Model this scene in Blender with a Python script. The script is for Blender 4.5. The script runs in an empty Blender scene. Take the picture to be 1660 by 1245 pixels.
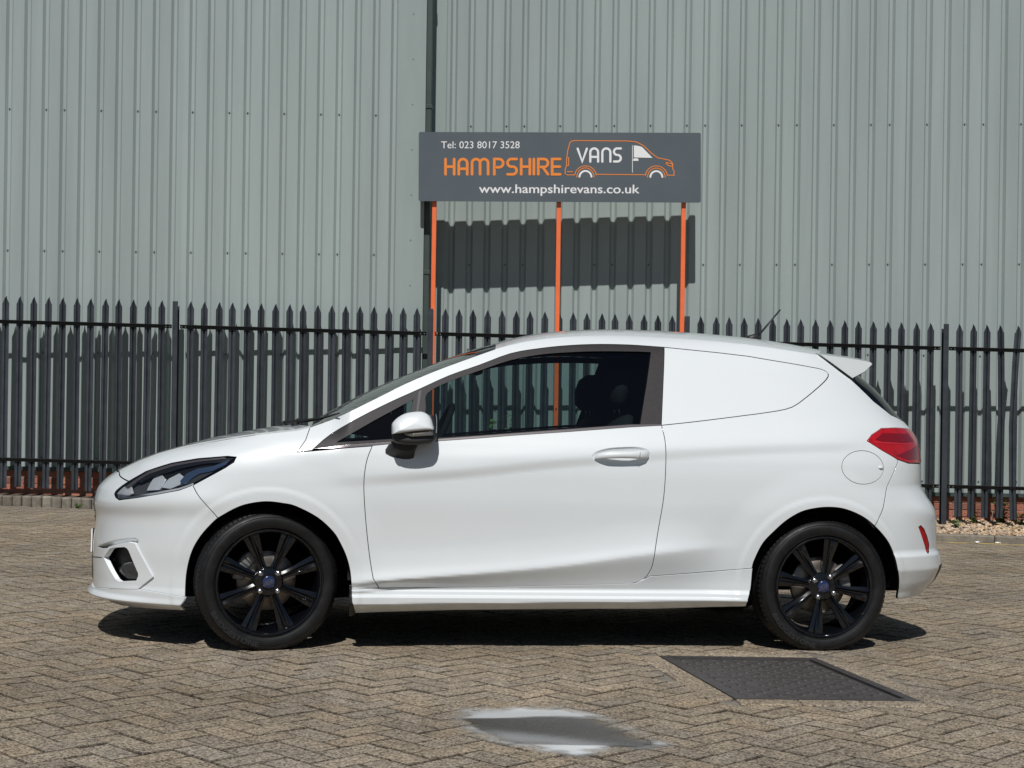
import bpy, math, random
from mathutils import Matrix, Vector, noise
from mathutils.geometry import delaunay_2d_cdt
from math import sin,cos,pi,radians,sqrt,exp,atan2

random.seed(7)
scene=bpy.context.scene; COL=scene.collection
# ---------------------------------------------------------------- camera, sky, sun, exposure
cam_d=bpy.data.cameras.new('camera'); cam=bpy.data.objects.new('camera',cam_d); COL.objects.link(cam)
cam_d.sensor_width=36.0; cam_d.lens=36.0*2300.0/1660.0; cam_d.clip_start=0.05; cam_d.clip_end=2000
cam.matrix_world=Matrix.Translation((0,0,1.2))@Matrix.Rotation(radians(90),4,'X')@Matrix.Rotation(radians(0.8),4,'Z')
scene.camera=cam
SUN_EL=radians(53.0); SUN_AZ=radians(3.0)
w=bpy.data.worlds.new("World"); scene.world=w; w.use_nodes=True
nt=w.node_tree; bg=nt.nodes['Background']; sky=nt.nodes.new('ShaderNodeTexSky')
sky.sky_type='NISHITA'; sky.sun_disc=False; sky.sun_elevation=SUN_EL; sky.sun_rotation=pi+SUN_AZ
sky.air_density=1.0; sky.dust_density=0.3; sky.ozone_density=1.0
nt.links.new(sky.outputs[0],bg.inputs[0]); bg.inputs[1].default_value=0.05
sd=bpy.data.lights.new('sun','SUN'); sd.energy=5.0; sd.angle=radians(0.53); sd.color=(1.0,0.98,0.95)
sun=bpy.data.objects.new('sun',sd); COL.objects.link(sun)
_d=Vector((sin(SUN_AZ)*cos(SUN_EL),cos(SUN_AZ)*cos(SUN_EL),-sin(SUN_EL)))
sun.rotation_euler=_d.to_track_quat('-Z','Y').to_euler(); sun.location=(-2,-8,12)
scene.view_settings.view_transform='Standard'; scene.view_settings.look='None'
scene.view_settings.exposure=-0.5; scene.view_settings.gamma=1.0; scene.view_settings.use_curve_mapping=False

# ---------------------------------------------------------------- camera model (photo pixels 1660x1245)
F_PX=2300.0; CX,CY=830.0,622.5; ROLL=radians(0.8); CAMZ=1.2
_cr,_sr=cos(ROLL),sin(ROLL)
def ray(px,py):
    dx,dy=px-CX,py-CY
    return ((dx*_cr+dy*_sr)/F_PX, -(-dx*_sr+dy*_cr)/F_PX)      # X/Y and Z/Y slopes in the world
def P(px,py,Y):
    a,b=ray(px,py); return (a*Y,Y,CAMZ+b*Y)
def proj(X,Y,Z):
    rx,ry=X/Y*F_PX,-(Z-CAMZ)/Y*F_PX
    return (CX+rx*_cr-ry*_sr, CY+rx*_sr+ry*_cr)
def GZ(X,Y):
    X=max(-12,min(12,X)); Yc=max(-2.0,min(17,Y))
    h=1.176+0.034*(Yc-6.27)+(0.0080+0.0015*(Yc-6.27))*X
    return CAMZ-h
# ---------------------------------------------------------------- car frame
TH=radians(8.0)
CO=(0.070,7.108)
def _n(v):
    l=sqrt(sum(c*c for c in v)); return tuple(c/l for c in v)
def _x(a,b): return (a[1]*b[2]-a[2]*b[1],a[2]*b[0]-a[0]*b[2],a[0]*b[1]-a[1]*b[0])
def _gp(u,y):
    X=CO[0]+u*cos(TH)-y*sin(TH); Y=CO[1]+u*sin(TH)+y*cos(TH); return (X,Y,GZ(X,Y))
_a,_b=_gp(-1.25,0),_gp(1.25,0); EX=_n(tuple(_b[i]-_a[i] for i in range(3)))
_c,_d=_gp(0,-.8),_gp(0,.8); _t=tuple(_d[i]-_c[i] for i in range(3)); EZ=_n(_x(EX,_t)); EY=_x(EZ,EX)
_o=_gp(0,0); ORG=tuple(( _a[i]+_b[i])/2 for i in range(3))
def car2w(p):
    return tuple(ORG[i]+EX[i]*p[0]+EY[i]*p[1]+EZ[i]*p[2] for i in range(3))
def cproj(p): return proj(*car2w(p))
def px_on_y(px,py,y):                     # pixel -> car point on plane y=const
    a,b=ray(px,py); d=(a,1.0,b); c=(0,0,CAMZ)
    oc=tuple(c[i]-ORG[i] for i in range(3))
    dy=sum(d[i]*EY[i] for i in range(3)); oy=sum(oc[i]*EY[i] for i in range(3))
    t=(y-oy)/dy; p=tuple(oc[i]+d[i]*t for i in range(3))
    return (sum(p[i]*EX[i] for i in range(3)), y, sum(p[i]*EZ[i] for i in range(3)))
# ---------------------------------------------------------------- interpolation
class Tab:
    def __init__(s,pts):
        s.x=[p[0] for p in pts]; s.y=[p[1] for p in pts]; n=len(pts)
        d=[(s.y[i+1]-s.y[i])/(s.x[i+1]-s.x[i]) for i in range(n-1)]
        m=[d[0]]+[0 if d[i-1]*d[i]<=0 else 2*d[i-1]*d[i]/(d[i-1]+d[i]) for i in range(1,n-1)]+[d[-1]]
        s.m=m
    def __call__(s,v):
        x,y,m=s.x,s.y,s.m
        if v<=x[0]: return y[0]+m[0]*(v-x[0])
        if v>=x[-1]: return y[-1]+m[-1]*(v-x[-1])
        lo,hi=0,len(x)-1
        while hi-lo>1:
            k=(lo+hi)//2
            if x[k]<=v: lo=k
            else: hi=k
        h=x[lo+1]-x[lo]; t=(v-x[lo])/h; t2=t*t; t3=t2*t
        return (2*t3-3*t2+1)*y[lo]+(t3-2*t2+t)*h*m[lo]+(-2*t3+3*t2)*y[lo+1]+(t3-t2)*h*m[lo+1]
def sstep(a,b,v):
    t=(v-a)/(b-a); t=0 if t<0 else 1 if t>1 else t
    return t*t*(3-2*t)
# ---------------------------------------------------------------- body side surface S(a,z)
A0,A1=-1.15,0.95            # start of the nose / tail curvature
LFN,LRN=1.40,1.60           # unrolled length of nose and tail quarter
NF,NR=2.7,3.4
UF=Tab([(0.10,-1.96),(0.155,-2.05),(0.187,-2.09),(0.215,-2.07),(0.32,-2.076),(0.40,-2.077),(0.50,-2.069),(0.56,-2.062),(0.62,-2.075),(0.66,-2.082),(0.70,-2.068),(0.743,-2.035),(0.79,-1.995),(0.827,-1.925),(0.862,-1.825),(0.888,-1.715),(0.93,-1.6),(1.05,-1.5)])
UR=Tab([(0.12,1.86),(0.18,1.93),(0.25,1.971),(0.31,2.012),(0.36,2.019),(0.44,2.007),(0.56,1.995),(0.64,1.976),(0.70,1.94),(0.76,1.91),(0.85,1.911),(0.95,1.905),(1.01,1.880),(1.08,1.818),(1.2,1.717),(1.3,1.60),(1.40,1.50),(1.5,1.42)])
WP=Tab([(0.10,0.815),(0.165,0.835),(0.205,0.840),(0.235,0.842),(0.262,0.838),(0.30,0.838),(0.42,0.850),(0.55,0.862),(0.66,0.868),(0.76,0.866),(0.84,0.858),(0.90,0.843),(0.95,0.824),(1.00,0.802),(1.10,0.752),(1.20,0.700),(1.30,0.647),(1.37,0.603),(1.41,0.560),(1.44,0.500),(1.48,0.40)])
ZC1=Tab([(-1.2,0.73),(-0.82,0.765),(-0.45,0.80),(0.06,0.86),(0.55,0.905),(1.0,0.94),(1.5,0.965)])     # shoulder crease height
ZC2=Tab([(-0.9,0.295),(-0.79,0.305),(0.0,0.375),(0.45,0.437),(0.72,0.462),(1.0,0.47)])                # lower door crease
HL=Tab([(-2.1,0.71),(-1.924,0.743),(-1.83,0.79),(-1.742,0.827),(-1.626,0.862),(-1.513,0.888),(-1.4,0.911),(-1.288,0.929),(-1.14,0.948),(-1.08,0.965),(-0.9,0.99)])
def arch_r(u,z,u0): return sqrt((u-u0)**2+(z-0.29)**2)
def disp(u,z):
    d=0.0
    # shoulder crest: slow rise from above, quick undercut below
    k=sstep(-1.25,-0.45,u)*(1-sstep(1.25,1.6,u))
    if k>0:
        t=z-ZC1(u)
        d+=0.0105*k*(exp(-(t/0.07)**2) if t>0 else sstep(-0.055,0.0,t))
    # lower door ramp
    k=sstep(-1.0,-0.70,u)*(1-sstep(0.45,0.85,u)); k2=(1-sstep(0.6,0.95,u))*sstep(-1.2,-0.8,u)
    t=z-ZC2(u)
    if k2>0 and z>0.24 and t<0.35:
        if t>0: d+=0.036*k*exp(-(t/0.085)**1.35)+0.004*k2*exp(-(t/0.03)**2)
        else:
            q=min(1,-t/max(0.05,ZC2(u)-0.262)); q=q*q/(q+0.12)*1.12; d+=(1-q)*(0.036*k+0.004*k2)-0.012*k2*q
    # side skirt
    ks=sstep(-0.95,-0.9,u)*(1-sstep(0.93,1.0,u))
    if ks>0 and z<0.272: d+=0.012*ks*sstep(0.272,0.258,z)
    if z<0.186 and u<-1.3: d-=1.3*(0.186-z)
    zc3=0.200+0.015*(u+0.9)
    if z<zc3 and -1.0<u<1.0: d-=1.5*(zc3-z)
    # arch rings
    for u0,r0 in ((-1.2465,0.402),(1.2465,0.402)):
        r=arch_r(u,z,u0)
        if r<0.6: d+=0.005*(1-sstep(r0-0.012,r0+0.018,r))+0.010*(1-sstep(r0,r0+0.15,r))
    # fender rolls over toward the bonnet line
    if u<-0.9:
        t=z-(HL(u)-0.16)
        if t>0: d-=(1-sstep(-1.0,-0.9,u))*0.045*(t/0.16)**2
        # bumper sweep below the lamp
    if u<-1.35 and 0.3<z<0.75:
        d+=0.012*sstep(-1.35,-1.6,u)*exp(-((z-(0.60+0.10*(u+1.9)))/0.05)**2)
    if u>1.4:
        t=z-0.368; kk=sstep(1.45,1.55,u)
        d+=kk*0.014*sstep(0.452,0.425,z)
        if t<0: d-=kk*0.30*(-t)
        t=z-(0.62-0.05*(u-1.9)/0.3)
        d+=0.010*sstep(1.6,1.8,u)*exp(-(t/0.06)**2)
    return d
def plan(a,z):
    if a<A0:
        ph=(A0-a)/LFN*pi/2; L=A0-UF(z); W=WP(z); n=NF; sg=-1; c0=A0
    elif a>A1:
        ph=(a-A1)/LRN*pi/2; L=UR(z)-A1; W=WP(z); n=NR; sg=1; c0=A1
    else: return (a,WP(z))
    c,s=max(0.0,cos(ph)),max(0.0,sin(ph))
    r=(c**n+s**n)**(-1/n)
    return (c0+sg*L*r*s, W*r*c)
def S(a,z,extra=0.0):
    u,w=plan(a,z)
    if a<A0 or a>A1:
        e=0.002; u1,w1=plan(a-e,z); u2,w2=plan(a+e,z)
        tx,tw=u2-u1,w2-w1; l=sqrt(tx*tx+tw*tw) or 1; nx,nw=-tw/l,tx/l
    else: nx,nw=0.0,1.0
    d=disp(u,z)+extra
    return (u+nx*d, -(w+nw*d), z)
def Sn(a,z):
    e=0.003
    p=S(a-e,z);q=S(a+e,z);r=S(a,z-e);s=S(a,z+e)
    n=_x(tuple(q[i]-p[i] for i in range(3)),tuple(s[i]-r[i] for i in range(3)))
    l=sqrt(sum(c*c for c in n)) or 1
    return tuple(c/l for c in n)
def px2az(px,py,off=0.0):
    g=px_on_y(px,py,-0.8); a,z=max(-2.3,min(2.2,g[0])),g[2]
    for it in range(40):
        x,y=cproj(S(a,z,off)); ex,ey=px-x,py-y
        if abs(ex)+abs(ey)<0.02: break
        h=0.001; xa,ya=cproj(S(a+h,z,off)); xz,yz=cproj(S(a,z+h,off))
        j11,j21,j12,j22=(xa-x)/h,(ya-y)/h,(xz-x)/h,(yz-y)/h
        det=j11*j22-j12*j21
        if abs(det)<2000: det=2000*(1 if det>=0 else -1)
        da=(ex*j22-ey*j12)/det; dz=(j11*ey-j21*ex)/det
        m=max(abs(da)/0.08,abs(dz)/0.05,1); a+=da/m; z+=dz/m
        a=max(A0-LFN,min(A1+LRN,a))
    return (a,z)
# ---------------------------------------------------------------- materials
def mat(name,col,rough=0.5,metal=0.0,spec=0.5,coat=0.0,coatr=0.03,var=0.0,vscale=5.0,bump=0.0,bscale=50.0,dist=0.002,attr=None,coords='Object',rvar=0.0,stretch=None):
    m=bpy.data.materials.new(name); m.use_nodes=True; nt=m.node_tree; b=nt.nodes['Principled BSDF']
    b.inputs['Base Color'].default_value=(*col,1); b.inputs['Roughness'].default_value=rough; b.inputs['Metallic'].default_value=metal
    b.inputs['Specular IOR Level'].default_value=spec; b.inputs['Coat Weight'].default_value=coat; b.inputs['Coat Roughness'].default_value=coatr
    tc=nt.nodes.new('ShaderNodeTexCoord'); src=tc.outputs[coords]
    if stretch:
        mp=nt.nodes.new('ShaderNodeMapping'); mp.inputs['Scale'].default_value=stretch; nt.links.new(src,mp.inputs[0]); src=mp.outputs[0]
    last=None
    if var>0:
        n=nt.nodes.new('ShaderNodeTexNoise'); n.inputs['Scale'].default_value=vscale; n.inputs['Detail'].default_value=6; n.inputs['Roughness'].default_value=0.65
        nt.links.new(src,n.inputs['Vector'])
        mr=nt.nodes.new('ShaderNodeMapRange'); mr.inputs[1].default_value=0.3; mr.inputs[2].default_value=0.7; mr.inputs[3].default_value=1-var; mr.inputs[4].default_value=1+var
        nt.links.new(n.outputs[0],mr.inputs[0])
        mx=nt.nodes.new('ShaderNodeVectorMath'); mx.operation='SCALE'; mx.inputs[0].default_value=col
        nt.links.new(mr.outputs[0],mx.inputs['Scale']); last=mx.outputs[0]
        if rvar>0:
            mr2=nt.nodes.new('ShaderNodeMapRange'); mr2.inputs[1].default_value=0.3; mr2.inputs[2].default_value=0.7; mr2.inputs[3].default_value=rough-rvar; mr2.inputs[4].default_value=rough+rvar
            nt.links.new(n.outputs[0],mr2.inputs[0]); nt.links.new(mr2.outputs[0],b.inputs['Roughness'])
    if attr:
        at=nt.nodes.new('ShaderNodeAttribute'); at.attribute_name=attr
        mm=nt.nodes.new('ShaderNodeVectorMath'); mm.operation='MULTIPLY'
        if last is None: mm.inputs[0].default_value=col
        else: nt.links.new(last,mm.inputs[0])
        nt.links.new(at.outputs['Color'],mm.inputs[1]); last=mm.outputs[0]
    if last is not None: nt.links.new(last,b.inputs['Base Color'])
    if bump>0:
        n=nt.nodes.new('ShaderNodeTexNoise'); n.inputs['Scale'].default_value=bscale; n.inputs['Detail'].default_value=4
        nt.links.new(src,n.inputs['Vector'])
        bp=nt.nodes.new('ShaderNodeBump'); bp.inputs['Strength'].default_value=bump; bp.inputs['Distance'].default_value=dist
        nt.links.new(n.outputs[0],bp.inputs['Height']); nt.links.new(bp.outputs[0],b.inputs['Normal'])
    return m
def glass_mat(name,tint,refl=1.0,rough=0.0,ior=1.5,haze=0.0):
    m=bpy.data.materials.new(name); m.use_nodes=True; nt=m.node_tree; nt.nodes.clear()
    o=nt.nodes.new('ShaderNodeOutputMaterial'); t=nt.nodes.new('ShaderNodeBsdfTransparent'); t.inputs[0].default_value=(*tint,1)
    g=nt.nodes.new('ShaderNodeBsdfGlossy'); g.inputs['Roughness'].default_value=rough; g.inputs[0].default_value=(refl,refl,refl,1)
    f=nt.nodes.new('ShaderNodeFresnel'); f.inputs[0].default_value=ior; mx=nt.nodes.new('ShaderNodeMixShader')
    nt.links.new(f.outputs[0],mx.inputs[0]); nt.links.new(t.outputs[0],mx.inputs[1]); nt.links.new(g.outputs[0],mx.inputs[2])
    out=mx.outputs[0]
    if haze>0:
        d=nt.nodes.new('ShaderNodeBsdfDiffuse'); d.inputs[0].default_value=(.8,.85,.9,1); m2=nt.nodes.new('ShaderNodeMixShader'); m2.inputs[0].default_value=haze
        nt.links.new(out,m2.inputs[1]); nt.links.new(d.outputs[0],m2.inputs[2]); out=m2.outputs[0]
    nt.links.new(out,o.inputs[0]); return m
M={}
M['paint']=mat('white_paint',(.728,.762,.775),rough=.38,coat=1.0,coatr=.05,var=.01,vscale=3,bump=.04,bscale=9,dist=.0015)
M['paint2']=mat('white_paint_plastic',(.728,.762,.775),rough=.36,coat=1.0,coatr=.03)
M['trim']=mat('satin_black_trim',(.030,.027,.028),rough=.5,spec=.22,var=.15,vscale=60,bump=.15,bscale=900,dist=.0003)
M['strip']=mat('dark_chrome_strip',(.22,.20,.20),rough=.22,metal=.7)
M['black']=mat('black_plastic',(.018,.018,.019),rough=.5,bump=.2,bscale=500,dist=.0004)
M['dark']=mat('dark_cavity',(.008,.008,.009),rough=.9,spec=.1)
M['inner']=mat('interior_fabric',(.022,.023,.026),rough=.85,spec=.2,var=.2,vscale=40)
M['gloss']=mat('gloss_black_alloy',(.0035,.004,.0055),rough=.16,spec=.4,coat=.6,coatr=.05)
M['tyre']=mat('tyre_rubber',(.0075,.0075,.008),rough=.5,spec=.38,var=.35,vscale=22,bump=.3,bscale=240,dist=.0006,rvar=.1)
M['steel']=mat('bright_steel',(.55,.55,.56),rough=.25,metal=1.0)
M['disc']=mat('worn_brake_disc',(.24,.21,.18),rough=.4,metal=.8,var=.25,vscale=30)
M['cast']=mat('cast_metal',(.25,.25,.25),rough=.6,metal=.5,var=.3,vscale=30)
M['foglens']=mat('fog_lamp_reflector',(.34,.35,.36),rough=.3,metal=.2,coat=1,var=.4,vscale=60)
M['chrome']=mat('reflector_chrome',(.62,.64,.66),rough=.28,metal=.45)
M['blue']=mat('badge_blue',(.010,.022,.085),rough=.2,coat=1)
M['white']=mat('print_white',(.88,.88,.88),rough=.5)
M['lampclear']=glass_mat('clear_lamp_cover',(.93,.95,.96),ior=1.48)
M['glass']=glass_mat('tinted_side_glass',(.54,.65,.65),ior=1.5)
M['wsglass']=glass_mat('windscreen_glass',(.40,.52,.50),ior=1.45)
M['rearglass']=glass_mat('privacy_glass',(.10,.12,.13),ior=1.5)
M['red']=mat('red_lens',(.44,.008,.012),rough=.12,coat=1,coatr=.01,var=.25,vscale=25)
M['red2']=mat('red_lens_dark',(.20,.004,.008),rough=.15,coat=1)
M['orange']=mat('orange_paint',(.94,.185,.06),rough=.45,var=.08,vscale=12,bump=.1,bscale=60,dist=.0005)
M['orangeprint']=mat('orange_print',(.92,.27,.04),rough=.5)
M['board']=mat('grey_sign_board',(.105,.125,.14),rough=.38,var=.05,vscale=1.5,rvar=.05)
M['fence']=mat('fence_powder_coat',(.040,.047,.056),rough=.42,var=.22,vscale=7,bump=.25,bscale=60,dist=.0008,rvar=.08,attr='tint')
M['rail']=mat('fence_rail_coat',(.018,.019,.021),rough=.5,var=.3,vscale=9,bump=.2,bscale=80,dist=.0008)
M['clad']=mat('green_grey_cladding',(.345,.400,.386),rough=.36,spec=.45,var=.085,vscale=1.3,stretch=(3.0,3.0,.22),bump=.12,bscale=2.2,dist=.006,attr='tint')
M['flash']=mat('green_flashing',(.312,.370,.355),rough=.4,var=.06,vscale=1.5,stretch=(3,3,.4))
M['pipe']=mat('dark_green_downpipe',(.055,.075,.068),rough=.45,var=.15,vscale=4)
M['screw']=mat('screw_cap',(.17,.19,.18),rough=.4,metal=.4)
M['brick']=mat('red_brick',(.37,.150,.100),rough=.88,spec=.25,var=.25,vscale=40,bump=.5,bscale=120,dist=.003,attr='tint')
M['mortar']=mat('mortar',(.30,.24,.20),rough=.95,var=.2,vscale=60,bump=.3,bscale=200)
def paver_mat(name,col):
    m=bpy.data.materials.new(name); m.use_nodes=True; nt=m.node_tree; b=nt.nodes['Principled BSDF']; b.inputs['Roughness'].default_value=.92; b.inputs['Specular IOR Level'].default_value=.25
    L=nt.links.new; tc=nt.nodes.new('ShaderNodeTexCoord').outputs['Object']
    def noise_(s,d,r=.6):
        n=nt.nodes.new('ShaderNodeTexNoise'); n.inputs['Scale'].default_value=s; n.inputs['Detail'].default_value=d; n.inputs['Roughness'].default_value=r; L(tc,n.inputs[0]); return n.outputs[0]
    def rng(src,a,b_,c,d):
        r=nt.nodes.new('ShaderNodeMapRange'); r.inputs[1].default_value=a; r.inputs[2].default_value=b_; r.inputs[3].default_value=c; r.inputs[4].default_value=d; L(src,r.inputs[0]); return r.outputs[0]
    def mul(x,y):
        k=nt.nodes.new('ShaderNodeMath'); k.operation='MULTIPLY'; L(x,k.inputs[0]); L(y,k.inputs[1]); return k.outputs[0]
    v=nt.nodes.new('ShaderNodeTexVoronoi'); v.inputs['Scale'].default_value=165; L(tc,v.inputs[0])
    sep=nt.nodes.new('ShaderNodeSeparateColor'); L(v.outputs['Color'],sep.inputs[0])
    f=mul(mul(rng(sep.outputs[0],0,1,.30,1.82),rng(noise_(.9,5),.3,.7,.72,1.20)),rng(noise_(14,4),.3,.7,.90,1.10))
    ram=nt.nodes.new('ShaderNodeMix'); ram.data_type='RGBA'; ram.inputs[6].default_value=(*col,1); ram.inputs[7].default_value=(col[0]*1.07,col[1]*1.01,col[2]*.92,1)
    L(rng(noise_(.55,3),.35,.65,0,1),ram.inputs[0])
    s=nt.nodes.new('ShaderNodeVectorMath'); s.operation='SCALE'; L(ram.outputs[2],s.inputs[0]); L(f,s.inputs['Scale'])
    at=nt.nodes.new('ShaderNodeAttribute'); at.attribute_name='tint'
    mm=nt.nodes.new('ShaderNodeVectorMath'); mm.operation='MULTIPLY'; L(s.outputs[0],mm.inputs[0]); L(at.outputs['Color'],mm.inputs[1]); L(mm.outputs[0],b.inputs['Base Color'])
    bp=nt.nodes.new('ShaderNodeBump'); bp.inputs['Strength'].default_value=.5; bp.inputs['Distance'].default_value=.0022; L(v.outputs['Distance'],bp.inputs['Height']); L(bp.outputs[0],b.inputs['Normal'])
    return m
M['paver']=paver_mat('block_paver',(.258,.218,.168))
M['dark_yard']=mat('dark_unseen_yard',(.055,.054,.052),rough=.95,spec=.2,var=.3,vscale=3)
M['sand']=mat('joint_sand',(.045,.036,.027),rough=.95,spec=.1,var=.4,vscale=30)
M['kerb']=mat('kerb_concrete',(.20,.18,.15),rough=.9,spec=.2,var=.3,vscale=18,bump=.6,bscale=90,dist=.003,attr='tint')
M['yellow']=mat('faded_yellow_line',(.50,.36,.10),rough=.9,spec=.2,var=.35,vscale=14)
M['gravel']=mat('gravel_stone',(.50,.38,.25),rough=.85,spec=.3,attr='tint')
M['soil']=mat('soil',(.09,.07,.05),rough=.95,var=.3,vscale=20)
M['leaf']=mat('weed_leaf',(.075,.155,.03),rough=.5,spec=.4,attr='tint')
M['stem']=mat('weed_stem',(.09,.12,.04),rough=.7)
M['iron']=mat('cast_iron_cover',(.075,.068,.066),rough=.6,metal=.3,var=.3,vscale=20,bump=.4,bscale=150,dist=.001)
# ---------------------------------------------------------------- mesh helpers
class MB:
    def __init__(s): s.v=[];s.f=[];s.t=[];s.sm=[]
    def add(s,vs,fs,tint=None,smooth=False):
        o=len(s.v); s.v+= [tuple(p) for p in vs]
        for f in fs: s.f.append(tuple(i+o for i in f)); s.t.append(tint or (1,1,1)); s.sm.append(smooth)
    def box(s,x0,x1,y0,y1,z0,z1,tint=None,T=None):
        vs=[(x,y,z) for z in(z0,z1) for y in(y0,y1) for x in(x0,x1)]
        if T: vs=[T(p) for p in vs]
        s.add(vs,[(0,2,3,1),(4,5,7,6),(0,1,5,4),(2,6,7,3),(0,4,6,2),(1,3,7,5)],tint)
    def bbox(s,c,h,b=.004,tint=None,T=None,smooth=False):      # box with chamfered edges
        cx,cy,cz=c; hx,hy,hz=h; vs=[];idx={}
        def V(p):
            if p not in idx: idx[p]=len(vs); vs.append((cx+p[0],cy+p[1],cz+p[2]))
            return idx[p]
        fs=[]
        for ax in range(3):
            for sg in(-1,1):
                q=[]
                for a,b_ in((-1,-1),(1,-1),(1,1),(-1,1)):
                    o=[0,0,0]; H=(hx,hy,hz); o[ax]=sg*H[ax]; o[(ax+1)%3]=a*(H[(ax+1)%3]-b); o[(ax+2)%3]=b_*(H[(ax+2)%3]-b); q.append(V(tuple(o)))
                fs.append(tuple(q) if sg>0 else tuple(q[::-1]))
        H=(hx,hy,hz)
        def C(ax,sx,sy,sz):
            S_=(sx,sy,sz); return V(tuple(S_[k]*(H[k] if k==ax else H[k]-b) for k in range(3)))
        for ax in range(3):
            i,j=(ax+1)%3,(ax+2)%3
            for a in(-1,1):
                for b_ in(-1,1):
                    q=[]
                    for t,face in((-1,i),(1,i),(1,j),(-1,j)):
                        sgn=[0,0,0]; sgn[ax]=t; sgn[i]=a; sgn[j]=b_; q.append(C(face,*sgn))
                    fs.append(tuple(q) if a*b_>0 else tuple(q[::-1]))
        for sx in(-1,1):
            for sy in(-1,1):
                for sz in(-1,1):
                    q=(C(0,sx,sy,sz),C(1,sx,sy,sz),C(2,sx,sy,sz)); fs.append(q if sx*sy*sz>0 else q[::-1])
        if T: vs=[T(p) for p in vs]
        s.add(vs,fs,tint,smooth)
    def tube(s,pts,r,n=8,caps=True,smooth=True,tint=None):
        rings=[]; P_=[Vector(p) for p in pts]
        if not hasattr(r,'__len__'): r=[r]*len(P_)
        up=None
        for i,p in enumerate(P_):
            d=(P_[min(i+1,len(P_)-1)]-P_[max(i-1,0)]).normalized()
            if up is None: up=Vector((0,0,1)) if abs(d.z)<.9 else Vector((1,0,0))
            a=d.cross(up).normalized(); b=a.cross(d).normalized(); up=b
            rings.append([tuple(p+(a*cos(2*pi*k/n)+b*sin(2*pi*k/n))*r[i]) for k in range(n)])
        vs=[q for rg in rings for q in rg]; fs=[]
        for i in range(len(rings)-1):
            for k in range(n): fs.append((i*n+k,i*n+(k+1)%n,(i+1)*n+(k+1)%n,(i+1)*n+k))
        if caps: fs.append(tuple(range(n))[::-1]); fs.append(tuple((len(rings)-1)*n+k for k in range(n)))
        s.add(vs,fs,tint,smooth)
    def lathe(s,prof,n=64,T=None,smooth=True,tint=None,arc=None):    # prof [(r,y)] round the y axis
        vs=[(r*cos(2*pi*k/n),y,r*sin(2*pi*k/n)) for r,y in prof for k in range(n)]; fs=[]
        for i in range(len(prof)-1):
            for k in range(n): fs.append((i*n+k,(i+1)*n+k,(i+1)*n+(k+1)%n,i*n+(k+1)%n))
        if T: vs=[T(p) for p in vs]
        s.add(vs,fs,tint,smooth)
    def prism(s,poly,axis_pts,tint=None):
        pass
    def build(s,name,m,parent=None,label=None,cat=None,group=None,kind=None,smooth=None,sharp=None):
        me=bpy.data.meshes.new(name); me.from_pydata(s.v,[],s.f); me.materials.append(m)
        if smooth is None: me.polygons.foreach_set('use_smooth',s.sm)
        else: me.polygons.foreach_set('use_smooth',[smooth]*len(s.f))
        if any(t!=(1,1,1) for t in s.t):
            at=me.color_attributes.new('tint','FLOAT_COLOR','CORNER'); buf=[]
            for f,t in zip(s.f,s.t): buf+=list((*t,1))*len(f)
            at.data.foreach_set('color',buf)
        elif 'tint' in [n.attribute_name for n in m.node_tree.nodes if n.type=='ATTRIBUTE']:
            at=me.color_attributes.new('tint','FLOAT_COLOR','POINT'); at.data.foreach_set('color',[1.0]*4*len(s.v))
        if sharp: me.set_sharp_from_angle(angle=radians(sharp))
        me.update(); o=bpy.data.objects.new(name,me); COL.objects.link(o)
        return tag(o,label,cat,group,kind,parent)
def tag(o,label=None,cat=None,group=None,kind=None,parent=None):
    if label:o['label']=label
    if cat:o['category']=cat
    if group:o['group']=group
    if kind:o['kind']=kind
    if parent:o.parent=parent
    return o
def empty(name,loc=(0,0,0),mw=None,parent=None,**k):
    o=bpy.data.objects.new(name,None); COL.objects.link(o); o.empty_display_size=.2
    if mw is not None: o.matrix_world=mw
    else: o.location=loc
    return tag(o,parent=parent,**k)
def text_geom(txt,size=1.0,shear=0.0,spacing=1.0):
    cu=bpy.data.curves.new('t','FONT'); cu.body=txt; cu.size=size; cu.shear=shear; cu.space_character=spacing; cu.resolution_u=4
    ob=bpy.data.objects.new('t',cu); me=bpy.data.meshes.new_from_object(ob)
    vs=[tuple(v.co) for v in me.vertices]; fs=[tuple(p.vertices) for p in me.polygons]
    bpy.data.objects.remove(ob); bpy.data.curves.remove(cu); bpy.data.meshes.remove(me)
    x0=min(v[0] for v in vs);x1=max(v[0] for v in vs);y0=min(v[1] for v in vs);y1=max(v[1] for v in vs)
    return vs,fs,(x0,x1,y0,y1)
def offset_poly(pts,d):
    n=len(pts); A=sum(pts[i][0]*pts[(i+1)%n][1]-pts[(i+1)%n][0]*pts[i][1] for i in range(n)); sg=1 if A>0 else -1; out=[]
    for i in range(n):
        p0,p1,p2=pts[i-1],pts[i],pts[(i+1)%n]
        e1=(p1[0]-p0[0],p1[1]-p0[1]); e2=(p2[0]-p1[0],p2[1]-p1[1]); l1=math.hypot(*e1) or 1e-9; l2=math.hypot(*e2) or 1e-9
        n1=(-e1[1]/l1*sg,e1[0]/l1*sg); n2=(-e2[1]/l2*sg,e2[0]/l2*sg); b=(n1[0]+n2[0],n1[1]+n2[1]); q=b[0]*b[0]+b[1]*b[1]
        k=min(2*d/max(q,.25),2.0*abs(d)) if d>0 else max(2*d/max(q,.25),-2.0*abs(d))
        out.append((p1[0]+b[0]*k,p1[1]+b[1]*k))
    return out
def inside(p,poly):
    x,y=p; c=False; n=len(poly); j=n-1
    for i in range(n):
        xi,yi=poly[i]; xj,yj=poly[j]
        if (yi>y)!=(yj>y) and x<(xj-xi)*(y-yi)/(yj-yi)+xi: c=not c
        j=i
    return c
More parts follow.
